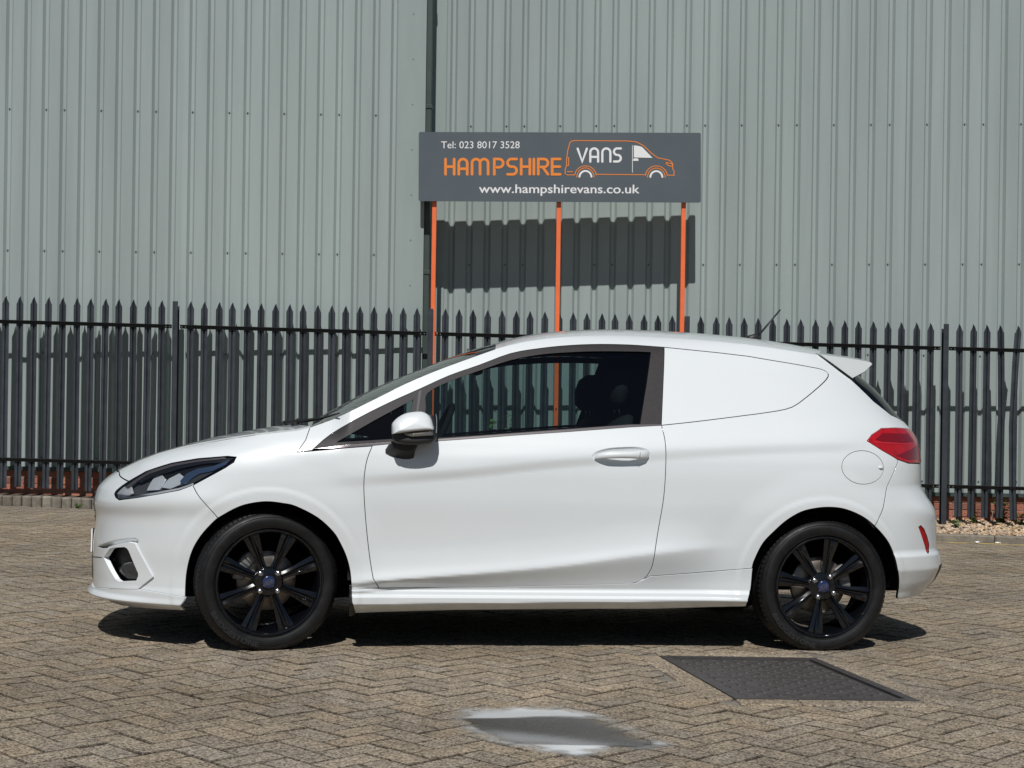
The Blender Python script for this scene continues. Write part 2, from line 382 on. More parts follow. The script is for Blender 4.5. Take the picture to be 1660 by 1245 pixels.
def resample(pts,step,closed=True):
    out=[]; n=len(pts)
    for i in range(n if closed else n-1):
        a,b=pts[i],pts[(i+1)%n]; l=math.hypot(b[0]-a[0],b[1]-a[1]); k=max(1,int(math.ceil(l/step)))
        for j in range(k): out.append((a[0]+(b[0]-a[0])*j/k,a[1]+(b[1]-a[1])*j/k))
    if not closed: out.append(pts[-1])
    return out
def smooth_line(pts,sub=4):               # Catmull-Rom through open list
    out=[]; n=len(pts)
    for i in range(n-1):
        p0=pts[max(i-1,0)];p1=pts[i];p2=pts[i+1];p3=pts[min(i+2,n-1)]
        for j in range(sub):
            t=j/sub; out.append(tuple(.5*((2*p1[k])+(-p0[k]+p2[k])*t+(2*p0[k]-5*p1[k]+4*p2[k]-p3[k])*t*t+(-p0[k]+3*p1[k]-3*p2[k]+p3[k])*t**3) for k in range(2)))
    out.append(pts[-1]); return out
def cdt(outer,holes,grid):
    loops=[outer]+holes; pts=[];edges=[]
    for L in loops:
        o=len(pts); pts+=L; edges+=[(o+i,o+(i+1)%len(L)) for i in range(len(L))]
    nb=len(pts)
    x0=min(p[0] for p in outer);x1=max(p[0] for p in outer);y0=min(p[1] for p in outer);y1=max(p[1] for p in outer)
    cell={}
    for p in pts: cell.setdefault((int(p[0]//grid),int(p[1]//grid)),[]).append(p)
    def near(p):
        cx,cy=int(p[0]//grid),int(p[1]//grid)
        for i in(-1,0,1):
            for j in(-1,0,1):
                for q in cell.get((cx+i,cy+j),()):
                    if (q[0]-p[0])**2+(q[1]-p[1])**2<(grid*.55)**2: return True
        return False
    nx=int((x1-x0)/grid)+1; ny=int((y1-y0)/grid)+1
    for j in range(ny+1):
        for i in range(nx+1):
            p=(x0+i*grid,y0+j*grid)
            if inside(p,outer) and not any(inside(p,h) for h in holes) and not near(p): pts.append(p)
    vo,eo,fo,ov,oe,of=delaunay_2d_cdt([Vector(p) for p in pts],edges,[],0,1e-6)
    vo=[tuple(v) for v in vo]; tris=[]
    for f in fo:
        c=(sum(vo[i][0] for i in f)/len(f),sum(vo[i][1] for i in f)/len(f))
        if inside(c,outer) and not any(inside(c,h) for h in holes): tris.append(tuple(f))
    # map the loops to output vertices
    inv={}
    for k,o_ in enumerate(ov):
        for q in o_: inv[q]=k
    lo=[];o=0
    for L in loops: lo.append([inv.get(o+i) for i in range(len(L))]); o+=len(L)
    return vo,tris,lo
# ================================================================= ground
def ground_sheet(name,x0,x1,y0,y1,nx,ny,dz,m,**k):
    mb=MB(); vs=[(x0+(x1-x0)*i/nx,y0+(y1-y0)*j/ny) for j in range(ny+1) for i in range(nx+1)]
    vs=[(x,y,GZ(x,y)+dz) for x,y in vs]; fs=[(j*(nx+1)+i,j*(nx+1)+i+1,(j+1)*(nx+1)+i+1,(j+1)*(nx+1)+i) for j in range(ny) for i in range(nx)]
    mb.add(vs,fs,smooth=True); return mb.build(name,m,**k)
gnd=ground_sheet('ground',-300,300,-300,40,120,68,-0.16,M['dark_yard'],kind='structure')  # unseen yard beyond the paving, its dark surface invented to cut bounce light
paving=ground_sheet('paving',-12,12,-1.5,16.6,60,54,-0.014,M['sand'],kind='structure')
KY=lambda X: 15.02 if X<0.2 else (15.02-0.60*sstep(0.2,1.6,X))         # kerb face line
COVER=[(0.68,6.17),(1.33,6.20),(1.50,5.25),(0.85,5.22)]
def in_cover(x,y,m=0.0): return inside((x,y),offset_poly(COVER,-m))
PA=radians(45.0); pcs,psn=cos(PA),sin(PA)
allp=[]
for i in range(-150,151):
    for j in range(-76,77):
        if abs(i+4*j)>150: continue
        bx,by=(i+4*j)*.1,i*.1
        allp.append(((bx+.1,by+.05),.1,.05)); allp.append(((bx+.35,by+.1),.05,.1))
rr=random.Random(3); near=[]; rest=MB()
def paver_geom(mb,c,hx,hy,rr,full=True):
    ox,oy=.35,7.4
    ang=rr.gauss(0,.006); jx,jy=rr.gauss(0,.0008),rr.gauss(0,.0008); dz=rr.gauss(0,.0011); tx,ty=rr.gauss(0,.006),rr.gauss(0,.006)
    g=.0028; b=.0034; t=1+rr.gauss(0,.06); wr=rr.gauss(0,.022)
    tint=(t*(1+wr),t*(1+wr*.2),t*(1-wr))
    def T(lx,ly,lz):
        x=lx*cos(ang)-ly*sin(ang); y=lx*sin(ang)+ly*cos(ang)
        px,py=c[0]+x+jx,c[1]+y+jy; X=px*pcs-py*psn+ox; Y=px*psn+py*pcs+oy
        return (X,Y,GZ(X,Y)+lz+dz+lx*tx+ly*ty)
    a,b2=hx-g,hy-g
    vs=[T(sx*(a-b),sy*(b2-b),0) for sx,sy in((-1,-1),(1,-1),(1,1),(-1,1))]+[T(sx*a,sy*b2,-.0036) for sx,sy in((-1,-1),(1,-1),(1,1),(-1,1))]+[T(sx*a,sy*b2,-.016) for sx,sy in((-1,-1),(1,-1),(1,1),(-1,1))]
    fs=[(0,1,2,3)]+[(4+i,4+(i+1)%4,(i+1)%4,i) for i in range(4)]+[(8+i,8+(i+1)%4,4+(i+1)%4,4+i) for i in range(4)]
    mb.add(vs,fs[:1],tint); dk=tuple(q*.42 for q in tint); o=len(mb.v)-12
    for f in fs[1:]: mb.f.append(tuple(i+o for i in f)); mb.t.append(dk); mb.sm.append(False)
for c,hx,hy in allp:
    X=c[0]*pcs-c[1]*psn+.35; Y=c[0]*psn+c[1]*pcs+7.4
    if Y<1.2 or Y>KY(X)-.02 or abs(X)>max(3.0,Y*.47)+2.2: continue
    if in_cover(X,Y,.105): continue
    x,y=proj(X,Y,GZ(X,Y)); vis=(-20<x<1680 and y<1255)
    (near.append((Y,c,hx,hy)) if vis else paver_geom(rest,c,hx,hy,rr))
near.sort()
for k,(Y,c,hx,hy) in enumerate(near):
    if k<300:
        mb=MB(); paver_geom(mb,c,hx,hy,rr); mb.build('paver',M['paver'],paving)
    else: paver_geom(rest,c,hx,hy,rr)
rest.build('pavers',M['paver'],paving,kind='stuff')
# cut blocks round the cover
def border_block(p,q,w,mb):
    d=(q[0]-p[0],q[1]-p[1]); L=math.hypot(*d); n=max(1,round(L/.2)); ux,uy=d[0]/L,d[1]/L; nx,ny=uy,-ux
    return [((p[0]+ux*L*(i+.5)/n+nx*w/2,p[1]+uy*L*(i+.5)/n+ny*w/2),L/n/2-.002,w/2-.002,(ux,uy)) for i in range(n)]
cp=offset_poly(COVER,-.02)
if sum(cp[i][0]*cp[(i+1)%4][1]-cp[(i+1)%4][0]*cp[i][1] for i in range(4))<0: cp=cp[::-1]
bb=MB()
for i in range(4):
    for c,a,b,(ux,uy) in border_block(cp[i],cp[(i+1)%4],.10,None):
        t=1+rr.gauss(0,.05)
        def T(p): 
            X=c[0]+p[0]*ux-p[1]*uy; Y=c[1]+p[0]*uy+p[1]*ux; return (X,Y,GZ(X,Y)+p[2]+.0025)
        bb.bbox((0,0,-.012),(a,b,.012),.003,(t,t,t),T)
bb.build('border_blocks',M['paver'],paving,kind='stuff')
# drain cover
def infill():
    mb=MB(); a,b=offset_poly(COVER,-.19),offset_poly(COVER,-.015); vs=[(p[0],p[1],GZ(*p)-.0045) for P_ in(a,b) for p in P_]; mb.add(vs,[(i,(i+1)%4,4+(i+1)%4,4+i) for i in range(4)]); mb.build('mortar_infill',M['kerb'],paving)
infill()
cc=(sum(p[0] for p in COVER)/4,sum(p[1] for p in COVER)/4)
cov=empty('drain_cover',(cc[0],cc[1],GZ(*cc)),label='rectangular dark cast iron cover set in the block paving in front of the rear wheel',cat='drain cover')
cz=GZ(*cc)
def quadring(mb,outer,inner,z0,z1):
    vs=[(p[0]-cc[0],p[1]-cc[1],GZ(*p)-cz+z) for z in(z0,z1) for P_ in(outer,inner) for p in P_]
    fs=[]
    for i in range(4):
        j=(i+1)%4; fs+=[(8+i,8+j,12+j,12+i),(i,j,8+j,8+i),(4+i,12+i,12+j,4+j)]
    mb.add(vs,fs)
mb=MB(); quadring(mb,offset_poly(COVER,-.018),offset_poly(COVER,.020),-.02,.004); mb.build('frame',M['iron'],cov)
def lerp2(a,b,t): return (a[0]+(b[0]-a[0])*t,a[1]+(b[1]-a[1])*t)
ci=offset_poly(COVER,.026)
for h in range(2):
    mb=MB(); A_,B_=lerp2(ci[0],ci[3],h*.5+.004),lerp2(ci[1],ci[2],h*.5+.004); C_,D_=lerp2(ci[1],ci[2],h*.5+.496),lerp2(ci[0],ci[3],h*.5+.496)
    def Q(u,v,z):
        p=lerp2(lerp2(A_,B_,u),lerp2(D_,C_,u),v); return (p[0]-cc[0],p[1]-cc[1],GZ(*p)-cz+z)
    mb.add([Q(0,0,-.004),Q(1,0,-.004),Q(1,1,-.004),Q(0,1,-.004),Q(0,0,-.02),Q(1,0,-.02),Q(1,1,-.02),Q(0,1,-.02)],[(0,3,2,1),(0,1,5,4),(1,2,6,5),(2,3,7,6),(3,0,4,7)])
    for i in range(13):
        for j in range(9):
            if (i in(2,10) and j==4): continue
            u,v=(i+.7)/13.4,(j+.7)/9.4; du,dv=(.028,.010) if (i+j)%2 else (.010,.036)
            mb.add([Q(u-du,v-dv,-.0045),Q(u+du,v-dv,-.0045),Q(u+du,v+dv,-.0045),Q(u-du,v+dv,-.0045),Q(u-du*.8,v-dv*.8,-.001),Q(u+du*.8,v-dv*.8,-.001),Q(u+du*.8,v+dv*.8,-.001),Q(u-du*.8,v+dv*.8,-.001)],[(4,5,6,7),(0,1,5,4),(1,2,6,5),(2,3,7,6),(3,0,4,7)])
    mb.build('lid',M['iron'],cov)
# puddle
def gpt(px,py):
    Y=6.0
    for _ in range(30):
        a,b=ray(px,py); X=a*Y; z=GZ(X,Y)-CAMZ; Y=z/b
    return (a*Y,Y)
pud=[(748,1168),(756,1160),(762,1154),(790,1152.5),(830,1151.5),(870,1151),(904,1150),(930,1155),(962,1165),(990,1176),(1030,1193),(1062,1207),(1042,1212),(1010,1213),(970,1217),(932,1222),(900,1219),(870,1213),(840,1208.5),(806,1201),(790,1193),(770,1184),(764,1177)]
pl=[gpt(*p) for p in pud]; pl=offset_poly(pl,-.07); pl=smooth_line(pl+[pl[0]],5)[:-1]; pl=[(x+rr.gauss(0,.003),y+rr.gauss(0,.004)) for x,y in pl]
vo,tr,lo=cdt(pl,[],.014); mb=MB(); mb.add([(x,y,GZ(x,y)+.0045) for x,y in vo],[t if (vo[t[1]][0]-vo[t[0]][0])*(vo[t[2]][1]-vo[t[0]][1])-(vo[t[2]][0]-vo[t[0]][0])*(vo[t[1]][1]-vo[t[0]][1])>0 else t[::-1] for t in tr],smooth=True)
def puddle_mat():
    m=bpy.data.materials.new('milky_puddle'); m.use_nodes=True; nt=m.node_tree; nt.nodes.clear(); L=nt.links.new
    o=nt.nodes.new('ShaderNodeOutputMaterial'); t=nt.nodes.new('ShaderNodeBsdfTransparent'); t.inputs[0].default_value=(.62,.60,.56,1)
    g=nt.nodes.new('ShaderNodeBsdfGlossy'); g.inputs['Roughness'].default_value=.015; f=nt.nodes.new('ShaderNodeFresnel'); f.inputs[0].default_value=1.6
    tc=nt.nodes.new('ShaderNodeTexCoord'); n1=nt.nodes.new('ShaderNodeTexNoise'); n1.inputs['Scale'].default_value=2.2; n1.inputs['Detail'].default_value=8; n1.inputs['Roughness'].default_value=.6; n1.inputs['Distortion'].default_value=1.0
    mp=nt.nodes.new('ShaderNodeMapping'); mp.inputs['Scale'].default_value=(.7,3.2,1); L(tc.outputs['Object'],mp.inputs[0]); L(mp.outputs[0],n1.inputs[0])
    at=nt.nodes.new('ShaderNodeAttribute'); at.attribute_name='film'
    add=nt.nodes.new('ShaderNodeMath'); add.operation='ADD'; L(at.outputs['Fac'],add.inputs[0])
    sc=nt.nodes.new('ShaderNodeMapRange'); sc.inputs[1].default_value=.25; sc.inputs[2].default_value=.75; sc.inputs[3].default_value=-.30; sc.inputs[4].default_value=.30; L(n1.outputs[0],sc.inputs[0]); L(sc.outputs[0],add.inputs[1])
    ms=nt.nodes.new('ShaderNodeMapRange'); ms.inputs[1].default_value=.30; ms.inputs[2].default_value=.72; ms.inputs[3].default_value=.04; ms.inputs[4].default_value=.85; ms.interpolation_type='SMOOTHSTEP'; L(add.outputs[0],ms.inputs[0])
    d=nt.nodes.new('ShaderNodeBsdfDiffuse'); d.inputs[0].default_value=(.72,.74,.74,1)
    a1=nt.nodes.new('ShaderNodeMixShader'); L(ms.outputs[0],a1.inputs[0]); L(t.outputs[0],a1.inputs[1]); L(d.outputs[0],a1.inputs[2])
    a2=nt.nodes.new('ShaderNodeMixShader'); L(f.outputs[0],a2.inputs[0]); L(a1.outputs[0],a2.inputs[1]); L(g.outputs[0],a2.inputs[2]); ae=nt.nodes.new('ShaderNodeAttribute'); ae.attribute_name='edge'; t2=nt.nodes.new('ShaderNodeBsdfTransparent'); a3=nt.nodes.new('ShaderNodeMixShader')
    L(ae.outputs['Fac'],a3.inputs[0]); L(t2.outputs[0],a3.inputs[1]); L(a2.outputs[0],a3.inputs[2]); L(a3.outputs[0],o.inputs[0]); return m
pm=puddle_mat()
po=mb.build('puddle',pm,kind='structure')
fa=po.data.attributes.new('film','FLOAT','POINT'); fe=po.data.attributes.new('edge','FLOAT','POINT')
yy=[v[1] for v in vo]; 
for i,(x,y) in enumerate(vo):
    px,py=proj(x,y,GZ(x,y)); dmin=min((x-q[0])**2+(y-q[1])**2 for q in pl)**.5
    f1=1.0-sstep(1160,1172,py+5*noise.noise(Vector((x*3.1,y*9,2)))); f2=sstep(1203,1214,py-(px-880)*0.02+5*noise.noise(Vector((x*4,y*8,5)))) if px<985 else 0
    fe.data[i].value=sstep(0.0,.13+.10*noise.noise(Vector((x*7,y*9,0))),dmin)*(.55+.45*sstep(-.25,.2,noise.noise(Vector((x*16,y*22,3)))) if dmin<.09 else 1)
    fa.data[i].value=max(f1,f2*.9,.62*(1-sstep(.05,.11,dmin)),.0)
# yellow line along the right kerb
mb=MB(); xs=[1.7+i*.15 for i in range(56)]
for a,b in zip(xs,xs[1:]):
    y0,y1=KY(a)-.03,KY(b)-.03; mb.add([(a,y0-.07,GZ(a,y0)+.002),(b,y1-.07,GZ(b,y1)+.002),(b,y1,GZ(b,y1)+.002),(a,y0,GZ(a,y0)+.002)],[(0,1,2,3)])
yl=mb.build('yellow_line',M['yellow'],kind='structure')
# kerbs
kr=empty('kerb',(0,15.0,0),label=None,kind='structure')
def kerb_blocks(x0,x1,L,h,dep,name,kz):
    x=x0
    while x<x1:
        l=L*(1+rr.gauss(0,.03)); y=KY(x+l/2); y2=KY(x+l); y1=KY(x); an=atan2(y2-y1,l); c=(x+l/2,y+dep/2); t=1+rr.gauss(0,.12)
        dz=rr.gauss(0,.004); dy=rr.gauss(0,.004)
        def T(p):
            X=c[0]+p[0]*cos(an)-p[1]*sin(an); Y=c[1]+dy+p[0]*sin(an)+p[1]*cos(an); return (X,Y-15.0,GZ(X,Y)+p[2]+dz)
        mb=MB(); mb.bbox((0,0,(h-.08)/2),(l/2-.003,dep/2,(h+.08)/2),.014,(t,t*.99,t*.97),T); mb.build(name,M['kerb'],kr); x+=l
kerb_blocks(-9.6,0.2,.105,.105,.12,'kerb_sett',0)
kerb_blocks(0.2,10.0,.60,.075,.13,'kerb_stone',0)
# bed behind the kerb
mb=MB(); n=60
for i in range(n):
    a,b=-9.8+20*i/n,-9.8+20*(i+1)/n
    def q(x,y,d): return (x,y,GZ(x,KY(x))+d)
    r0=.085 if a<.3 else .055; r1=.10 if a<.3 else .115
    mb.add([q(a,KY(a)+.08,r0),q(b,KY(b)+.08,r0),q(b,16.2,r1),q(a,16.2,r1)],[(0,1,2,3)])
mb.build('soil_bed',M['soil'],kind='structure')
mb=MB()
ico=[(0,0,1),(.89,0,.45),(.28,.85,.45),(-.72,.53,.45),(-.72,-.53,.45),(.28,-.85,.45),(.72,.53,-.45),(-.28,.85,-.45),(-.89,0,-.45),(-.28,-.85,-.45),(.72,-.53,-.45),(0,0,-1)]
icf=[(0,1,2),(0,2,3),(0,3,4),(0,4,5),(0,5,1),(1,6,2),(2,7,3),(3,8,4),(4,9,5),(5,10,1),(6,7,2),(7,8,3),(8,9,4),(9,10,5),(10,6,1),(11,7,6),(11,8,7),(11,9,8),(11,10,9),(11,6,10)]
for _ in range(11500):
    x=rr.uniform(.9,8.8); k=KY(x)+.12; y=rr.uniform(k,15.72); f=(y-k)/1.2; s=rr.uniform(.008,.020)*(1.35 if rr.random()<.1 else 1)
    z=GZ(x,KY(x))+.055+.055*min(1,(y-KY(x))/1.2)+s*.3+rr.uniform(0,.012)
    a=rr.uniform(0,6.3); ca,sa=cos(a),sin(a); ex,ey,ez=s*rr.uniform(.8,1.5),s*rr.uniform(.7,1.0),s*rr.uniform(.4,.7)
    t=rr.uniform(.6,1.5); c=rr.random(); tint=(t,t*(.92 if c<.4 else 1.02),t*(.80 if c<.4 else 1.15))
    mb.add([(x+(p[0]*ca-p[1]*sa)*ex,y+(p[0]*sa+p[1]*ca)*ey,z+p[2]*ez) for p in [tuple(q_*rr.uniform(.8,1.15) for q_ in p) for p in ico]],icf,tint)
mb.build('gravel',M['gravel'],kind='stuff')
# ================================================================= warehouse walls
YL=lambda X: 15.50+(15.36-15.50)*(X+5.6)/4.7        # left wall plane
YR=lambda X: 15.83+(15.70-15.83)*(X+.9)/6.4
def px_at_wall(px,fn,y=300):
    X=0
    for _ in range(8):
        Y=fn(X); X=P(px,y,Y)[0]
    return X
ZTOP=8.5
def rib_profile(xs,fn,x0,x1,depth=.036,tw=.040,bw=.0155):
    pts=[(x0,fn(x0))]
    for c in xs:
        if c-tw<=x0 or c+tw>=x1: continue
        for o,d in((-tw,0),(-bw,depth),(bw,depth),(tw,0)): pts.append((c+o,fn(c)+d))
    pts.append((x1,fn(x1))); return pts
def wall(xs,fn,x0,x1,zb,label,screws,ztop=ZTOP,ori=1):
    root=empty('warehouse_wall',(0,fn(0),0),label=label,cat='building')
    oy=fn(0)
    edges=[x0]+[ (xs[i]+xs[i+1])/2 for i in range(4,len(xs)-2,5)]+[x1]
    for a,b in zip(edges,edges[1:]):
        pr=rib_profile([x for x in xs if a<x<b],fn,a,b); mb=MB(); t=1+rr.gauss(0,.018)
        n=len(pr); zz=[zb(a),zb(a)+1.5,zb(a)+4,ztop]
        vs=[(x,y-oy,(zb(x) if k==0 else z)) for k,z in enumerate(zz) for x,y in pr]
        fs=[(k*n+i,k*n+i+1,(k+1)*n+i+1,(k+1)*n+i) for k in range(3) for i in range(n-1)]
        mb.add(vs,fs,(t,t*(1+rr.gauss(0,.004)),t)); mb.build('cladding_sheet',M['clad'],root)
    # fixing screws in the troughs
    mb=MB()
    for zf,pat,ph in screws:
        for i,x in enumerate(xs):
            if (i+ph)%5 in pat:
                c=(x,fn(x)+.036-.003-oy,zf(x)); mb.add([(c[0]+.011*cos(k*pi/3),c[1],c[2]+.011*sin(k*pi/3)) for k in range(6)]+[(c[0]+.006*cos(k*pi/3),c[1]-.009,c[2]+.006*sin(k*pi/3)) for k in range(6)],[tuple(range(6,12))]+[(k,(k+1)%6,6+(k+1)%6,6+k) for k in range(6)])
    mb.build('screws',M['screw'],root,kind='stuff')
    return root
def zline(px0,py0,px1,py1,fn):
    def at(px,py):
        X=0
        for _ in range(8): X=P(px,py,fn(X))[0]
        return X,P(px,py,fn(X))[2]
    (xa,za),(xb,zb_)=at(px0,py0),at(px1,py1)
    return lambda X: za+(zb_-za)*(X-xa)/(xb-xa)
# rib centres measured along y=300
lx=[]; x=13.6-29.75*25
while x<655: lx.append(px_at_wall(x-1.5,YL)); x+=29.75
XC=px_at_wall(688,YL)
zl=zline(0,757,520,768,YL); zr=zline(900,790,1600,801,YR)
sc_l=[(zline(12,175.4,222,179,YL),(0,2,3),0),(zline(9,405,220,407.5,YL),(0,2,3),0),(zline(7,571,127,572,YL),(0,2,3),0),(zline(0,741,127,743,YL),(0,2,3),0)]
WL=wall(lx,YL,-10.4,XC-.30,zl,'left grey green corrugated warehouse wall ending at the dark downpipe behind the sign edge',sc_l)
rx=[];x=733.0
while x<2400: rx.append(px_at_wall(x,YR)); x+=29.0+(x-805)*.00207
XR0=px_at_wall(719,YR)
sc_r=[(zline(760,203.5,1650,200,YR),(1,3,4),0),(zline(760,429,1650,427.5,YR),(1,3,4),0),(zline(1497,575.8,1588,577,YR),(1,3,4),0),(zline(1400,779,1588,781,YR),(1,3,4),0)]
WR=wall(rx,YR,XR0,10.6,zr,'right grey green corrugated warehouse wall behind the orange sign posts, from the downpipe rightwards',sc_r)
oyl,oyr=YL(0),YR(0)
# corner flashings, return wall
mb=MB(); a=XC-.30; mb.add([(a-.006,YL(a)-.006-oyl,zl(a)),(a-.006,YL(a)-.006-oyl,ZTOP),(XC,YL(XC)-.006-oyl,zl(XC)),(XC,YL(XC)-.006-oyl,ZTOP),(XC,YR(XC)+.05-oyl,zl(XC)),(XC,YR(XC)+.05-oyl,ZTOP)],[(0,2,3,1),(2,4,5,3)]); mb.build('corner_flashing',M['flash'],WL)
mb=MB(); mb.add([(XC-.02,YR(XC)-.012-oyr,zr(XC)-.3),(XC-.02,YR(XC)-.012-oyr,ZTOP),(XR0+.012,YR(XR0)-.012-oyr,zr(XR0)),(XR0+.012,YR(XR0)-.012-oyr,ZTOP),(XR0+.03,YR(XR0)+.002-oyr,zr(XR0)),(XR0+.03,YR(XR0)+.002-oyr,ZTOP)],[(0,2,3,1),(2,4,5,3)]); mb.build('corner_flashing',M['flash'],WR)
mb=MB()
for k in range(40):
    for X,fn,oy in((XC-.14,YL,oyl),):
        z=-.2+k*.49; mb.add([(X+.008*cos(j*pi/3),fn(X)-.008-oy,z+.008*sin(j*pi/3)) for j in range(6)],[(0,1,2,3,4,5)])
mb.build('rivets',M['screw'],WL,kind='stuff')
# downpipe
dp=empty('downpipe',(XC+.03,15.44,0),label='dark green square downpipe in the corner where the two wall planes meet, beside the sign',cat='downpipe')
mb=MB(); mb.bbox((0,0,(ZTOP+.0)/2-.1),(.034,.034,ZTOP/2+.05),.008); mb.build('pipe',M['pipe'],dp)
for z in(.9,2.4,4.2,5.75):
    mb=MB(); mb.bbox((0,0,z),(.042,.042,.022),.004); mb.build('bracket',M['pipe'],dp)
# plinths: flashing drip and brick courses
def plinth(root,fn,oy,x0,x1,ztopf,ncourse,zbase_off):
    mb=MB(); n=8
    mb.add([(x,y-oy,ztopf(x)+z) for x in(x0,x1) for y,z in((fn(x)-.042,.012),(fn(x)-.042,-.028),(fn(x)-.034,-.030),(fn(x)+.14,-.030),(fn(x)-.001,.012))],[(0,1,6,5),(1,2,7,6),(2,3,8,7),(4,0,5,9)])
    mb.build('drip_flashing',M['pipe'],root)
    mb=MB(); yb=lambda x: fn(x)+.012
    mb.add([(x0,yb(x0)-oy,ztopf(x0)),(x1,yb(x1)-oy,ztopf(x1)),(x1,yb(x1)-oy,-1.2),(x0,yb(x0)-oy,-1.2)],[(0,3,2,1)]); mb.build('mortar_bed',M['mortar'],root)
    for c in range(ncourse):
        x=x0-(.1125 if c%2 else 0)
        while x<x1-.1:
            t=1+rr.gauss(0,.16); g=rr.gauss(0,.06); z=ztopf(x)-.03-.0375-.075*c
            a=max(x,x0)+.005; b=min(x+.225,x1)-.005
            if b-a>.03:
                mb=MB(); dy=rr.gauss(0,.0015); mb.bbox(((a+b)/2,yb((a+b)/2)-oy-.001+dy,z),((b-a)/2,.007,.0325),.003,(t,t*(1+g),t*(1+g))); mb.build('brick',M['brick'],root)
            x+=.225
plinth(WL,YL,oyl,-8.6,XC,zl,6,0)
plinth(WR,YR,oyr,XC+.02,8.4,zr,7,0)
# ================================================================= palisade fence
FY=15.23; CR=sin(ROLL)
fline=lambda y0,y1: zline(0,y0,1650,y1,lambda X:FY)
z_top=fline(478.4,526.9); z_bot=fline(790.5,842); z_r1=fline(521.5,568.5); z_r2=fline(744.5,792)
fence=empty('palisade_fence',(0,FY,-.2),label='dark grey steel palisade fence with pointed pales running along the warehouse wall',cat='fence')
def fx(px): return P(px,600,FY)[0]
posts_px=[-546,-131,284.3,697.2,1112,1531,1946,2361]
def pale_mesh(h,w=.073,dep=.020):
    prof=[(-w/2,-.004),(-w/2+.006,.0),(-w*.30,-dep*.15),(-w*.15,-dep*.1),(-w*.07,dep*.8),(0,dep),(w*.07,dep*.8),(w*.15,-dep*.1),(w*.30,-dep*.15),(w/2-.006,.0),(w/2,-.004)]
    return prof
pp=pale_mesh(2)
bend={}
def build_pale(px,bent=0):
    X=fx(px); zt,zb_=z_top(X),z_bot(X)+rr.gauss(0,.006); mb=MB(); n=len(pp); t=1+rr.gauss(0,.12)
    zs=[zb_,zb_+.35,zb_+1.0,zt-.40,zt-.085]; lean=rr.gauss(0,.003); vs=[]
    for z in zs:
        f=(z-zb_)/(zt-zb_)
        ox=lean*(f-.5)*2+(bent*(.05*sin(f*pi)-.03*f) if bent else 0); 
        vs+=[(x+ox,y+ (bent*.03*sin(f*pi)),z) for x,y in pp]
    tip=len(vs); oxt=lean-(bent*.03 if bent else 0)
    for k,(x,y) in enumerate(pp):
        f=1-abs(x)/(.034); vs.append((x+oxt if abs(x)<.012 else x*.98+oxt,y,zt-.085+.085*max(0,f)))
    fs=[(r*n+i,r*n+i+1,(r+1)*n+i+1,(r+1)*n+i) for r in range(len(zs)) for i in range(n-1)]
    mb.add([(x+X,y+.006,z+.2) for x,y,z in vs],fs,(t,t,t)); mb.build('pale',M['fence'],fence)
for a,b in zip(posts_px,posts_px[1:]):
    n=17
    for k in range(1,n+1):
        q=a+(b-a)*k/(n+1); build_pale(q+rr.gauss(0,.6),bent=(-1 if abs(q-1649)<11 else .4 if abs(q-1625)<11 else 0))
for px in posts_px:
    X=fx(px); z0,z1=z_bot(X)-.15,z_top(X)-.012; mb=MB(); mb.bbox((X,-.046,(z0+z1)/2+.2),(.0285,.0035,(z1-z0)/2),.003); mb.bbox((X,-.010,(z0+z1)/2+.2),(.003,.034,(z1-z0)/2-.03),.001)
    mb.bbox((X,.028,(z0+z1)/2+.2),(.0285,.0035,(z1-z0)/2-.05),.003)
    mb.build('post',M['fence'],fence)
for zf in(z_r1,z_r2):
    for a,b in zip(posts_px,posts_px[1:]):
        xa,xb=fx(a)+.045,fx(b)-.045; mb=MB()
        for (y0,y1,za,zb_) in((-.003,.002,-.018,.022),(-.040,-.003,.017,.022)):
            mb.add([(x,y,zf(x)+z+.2) for x in(xa,xb) for z in(za,zb_) for y in(y0,y1)],[(0,1,3,2),(4,6,7,5),(0,2,6,4),(1,5,7,3),(2,3,7,6),(0,4,5,1)])
        mb.build('rail',M['rail'],fence)
        for xx in(xa+.02,xb-.02,xa+.06,xb-.06):
            mb=MB(); mb.tube([(xx,-.002,zf(xx)+.2),(xx,-.012,zf(xx)+.2)],.0075,6,smooth=False); mb.build('bolt',M['steel'],fence)
# ================================================================= sign on orange posts
SY=15.16
sx=lambda px,py:P(px,py,SY)
sg=empty('roadside_sign',(0,SY,0),label='wide grey sign board with orange and white lettering on three orange posts',cat='sign')
c0=P(679,214,SY);c1=P(1136,215.5,SY);c2=P(1136,328.5,SY);c3=P(678.5,326,SY)
bl=[(c[0],c[2]) for c in(c3,c2,c1,c0)]
def round_poly(poly,r,n=5):
    out=[]
    for i in range(len(poly)):
        p0,p1,p2=Vector(poly[i-1]),Vector(poly[i]),Vector(poly[(i+1)%len(poly)]); a=(p0-p1).normalized()*r+p1; b=(p2-p1).normalized()*r+p1
        for k in range(n+1):
            t=k/n; q=a.lerp(p1,t).lerp(p1.lerp(b,t),t); out.append((q.x,q.y))
    return out
def plate(mb,poly,y0,y1,tint=None,T=None):
    n=len(poly); vs=[(x,y0,z) for x,z in poly]+[(x,y1,z) for x,z in poly]
    mb.add(vs if not T else [T(v) for v in vs],[tuple(range(n)),tuple(range(n,2*n))[::-1]]+[(i,n+i,n+(i+1)%n,(i+1)%n) for i in range(n)],tint)
mb=MB(); plate(mb,round_poly(bl,.022),-.006,.006); mb.build('board',M['board'],sg)
mb=MB()
for zz in(0.14,0.62):
    mb=MB(); mb.bbox(((c0[0]+c1[0])/2,.022,c3[2]+zz),(1.47,.014,.022),.002); mb.build('channel',M['steel'],sg)
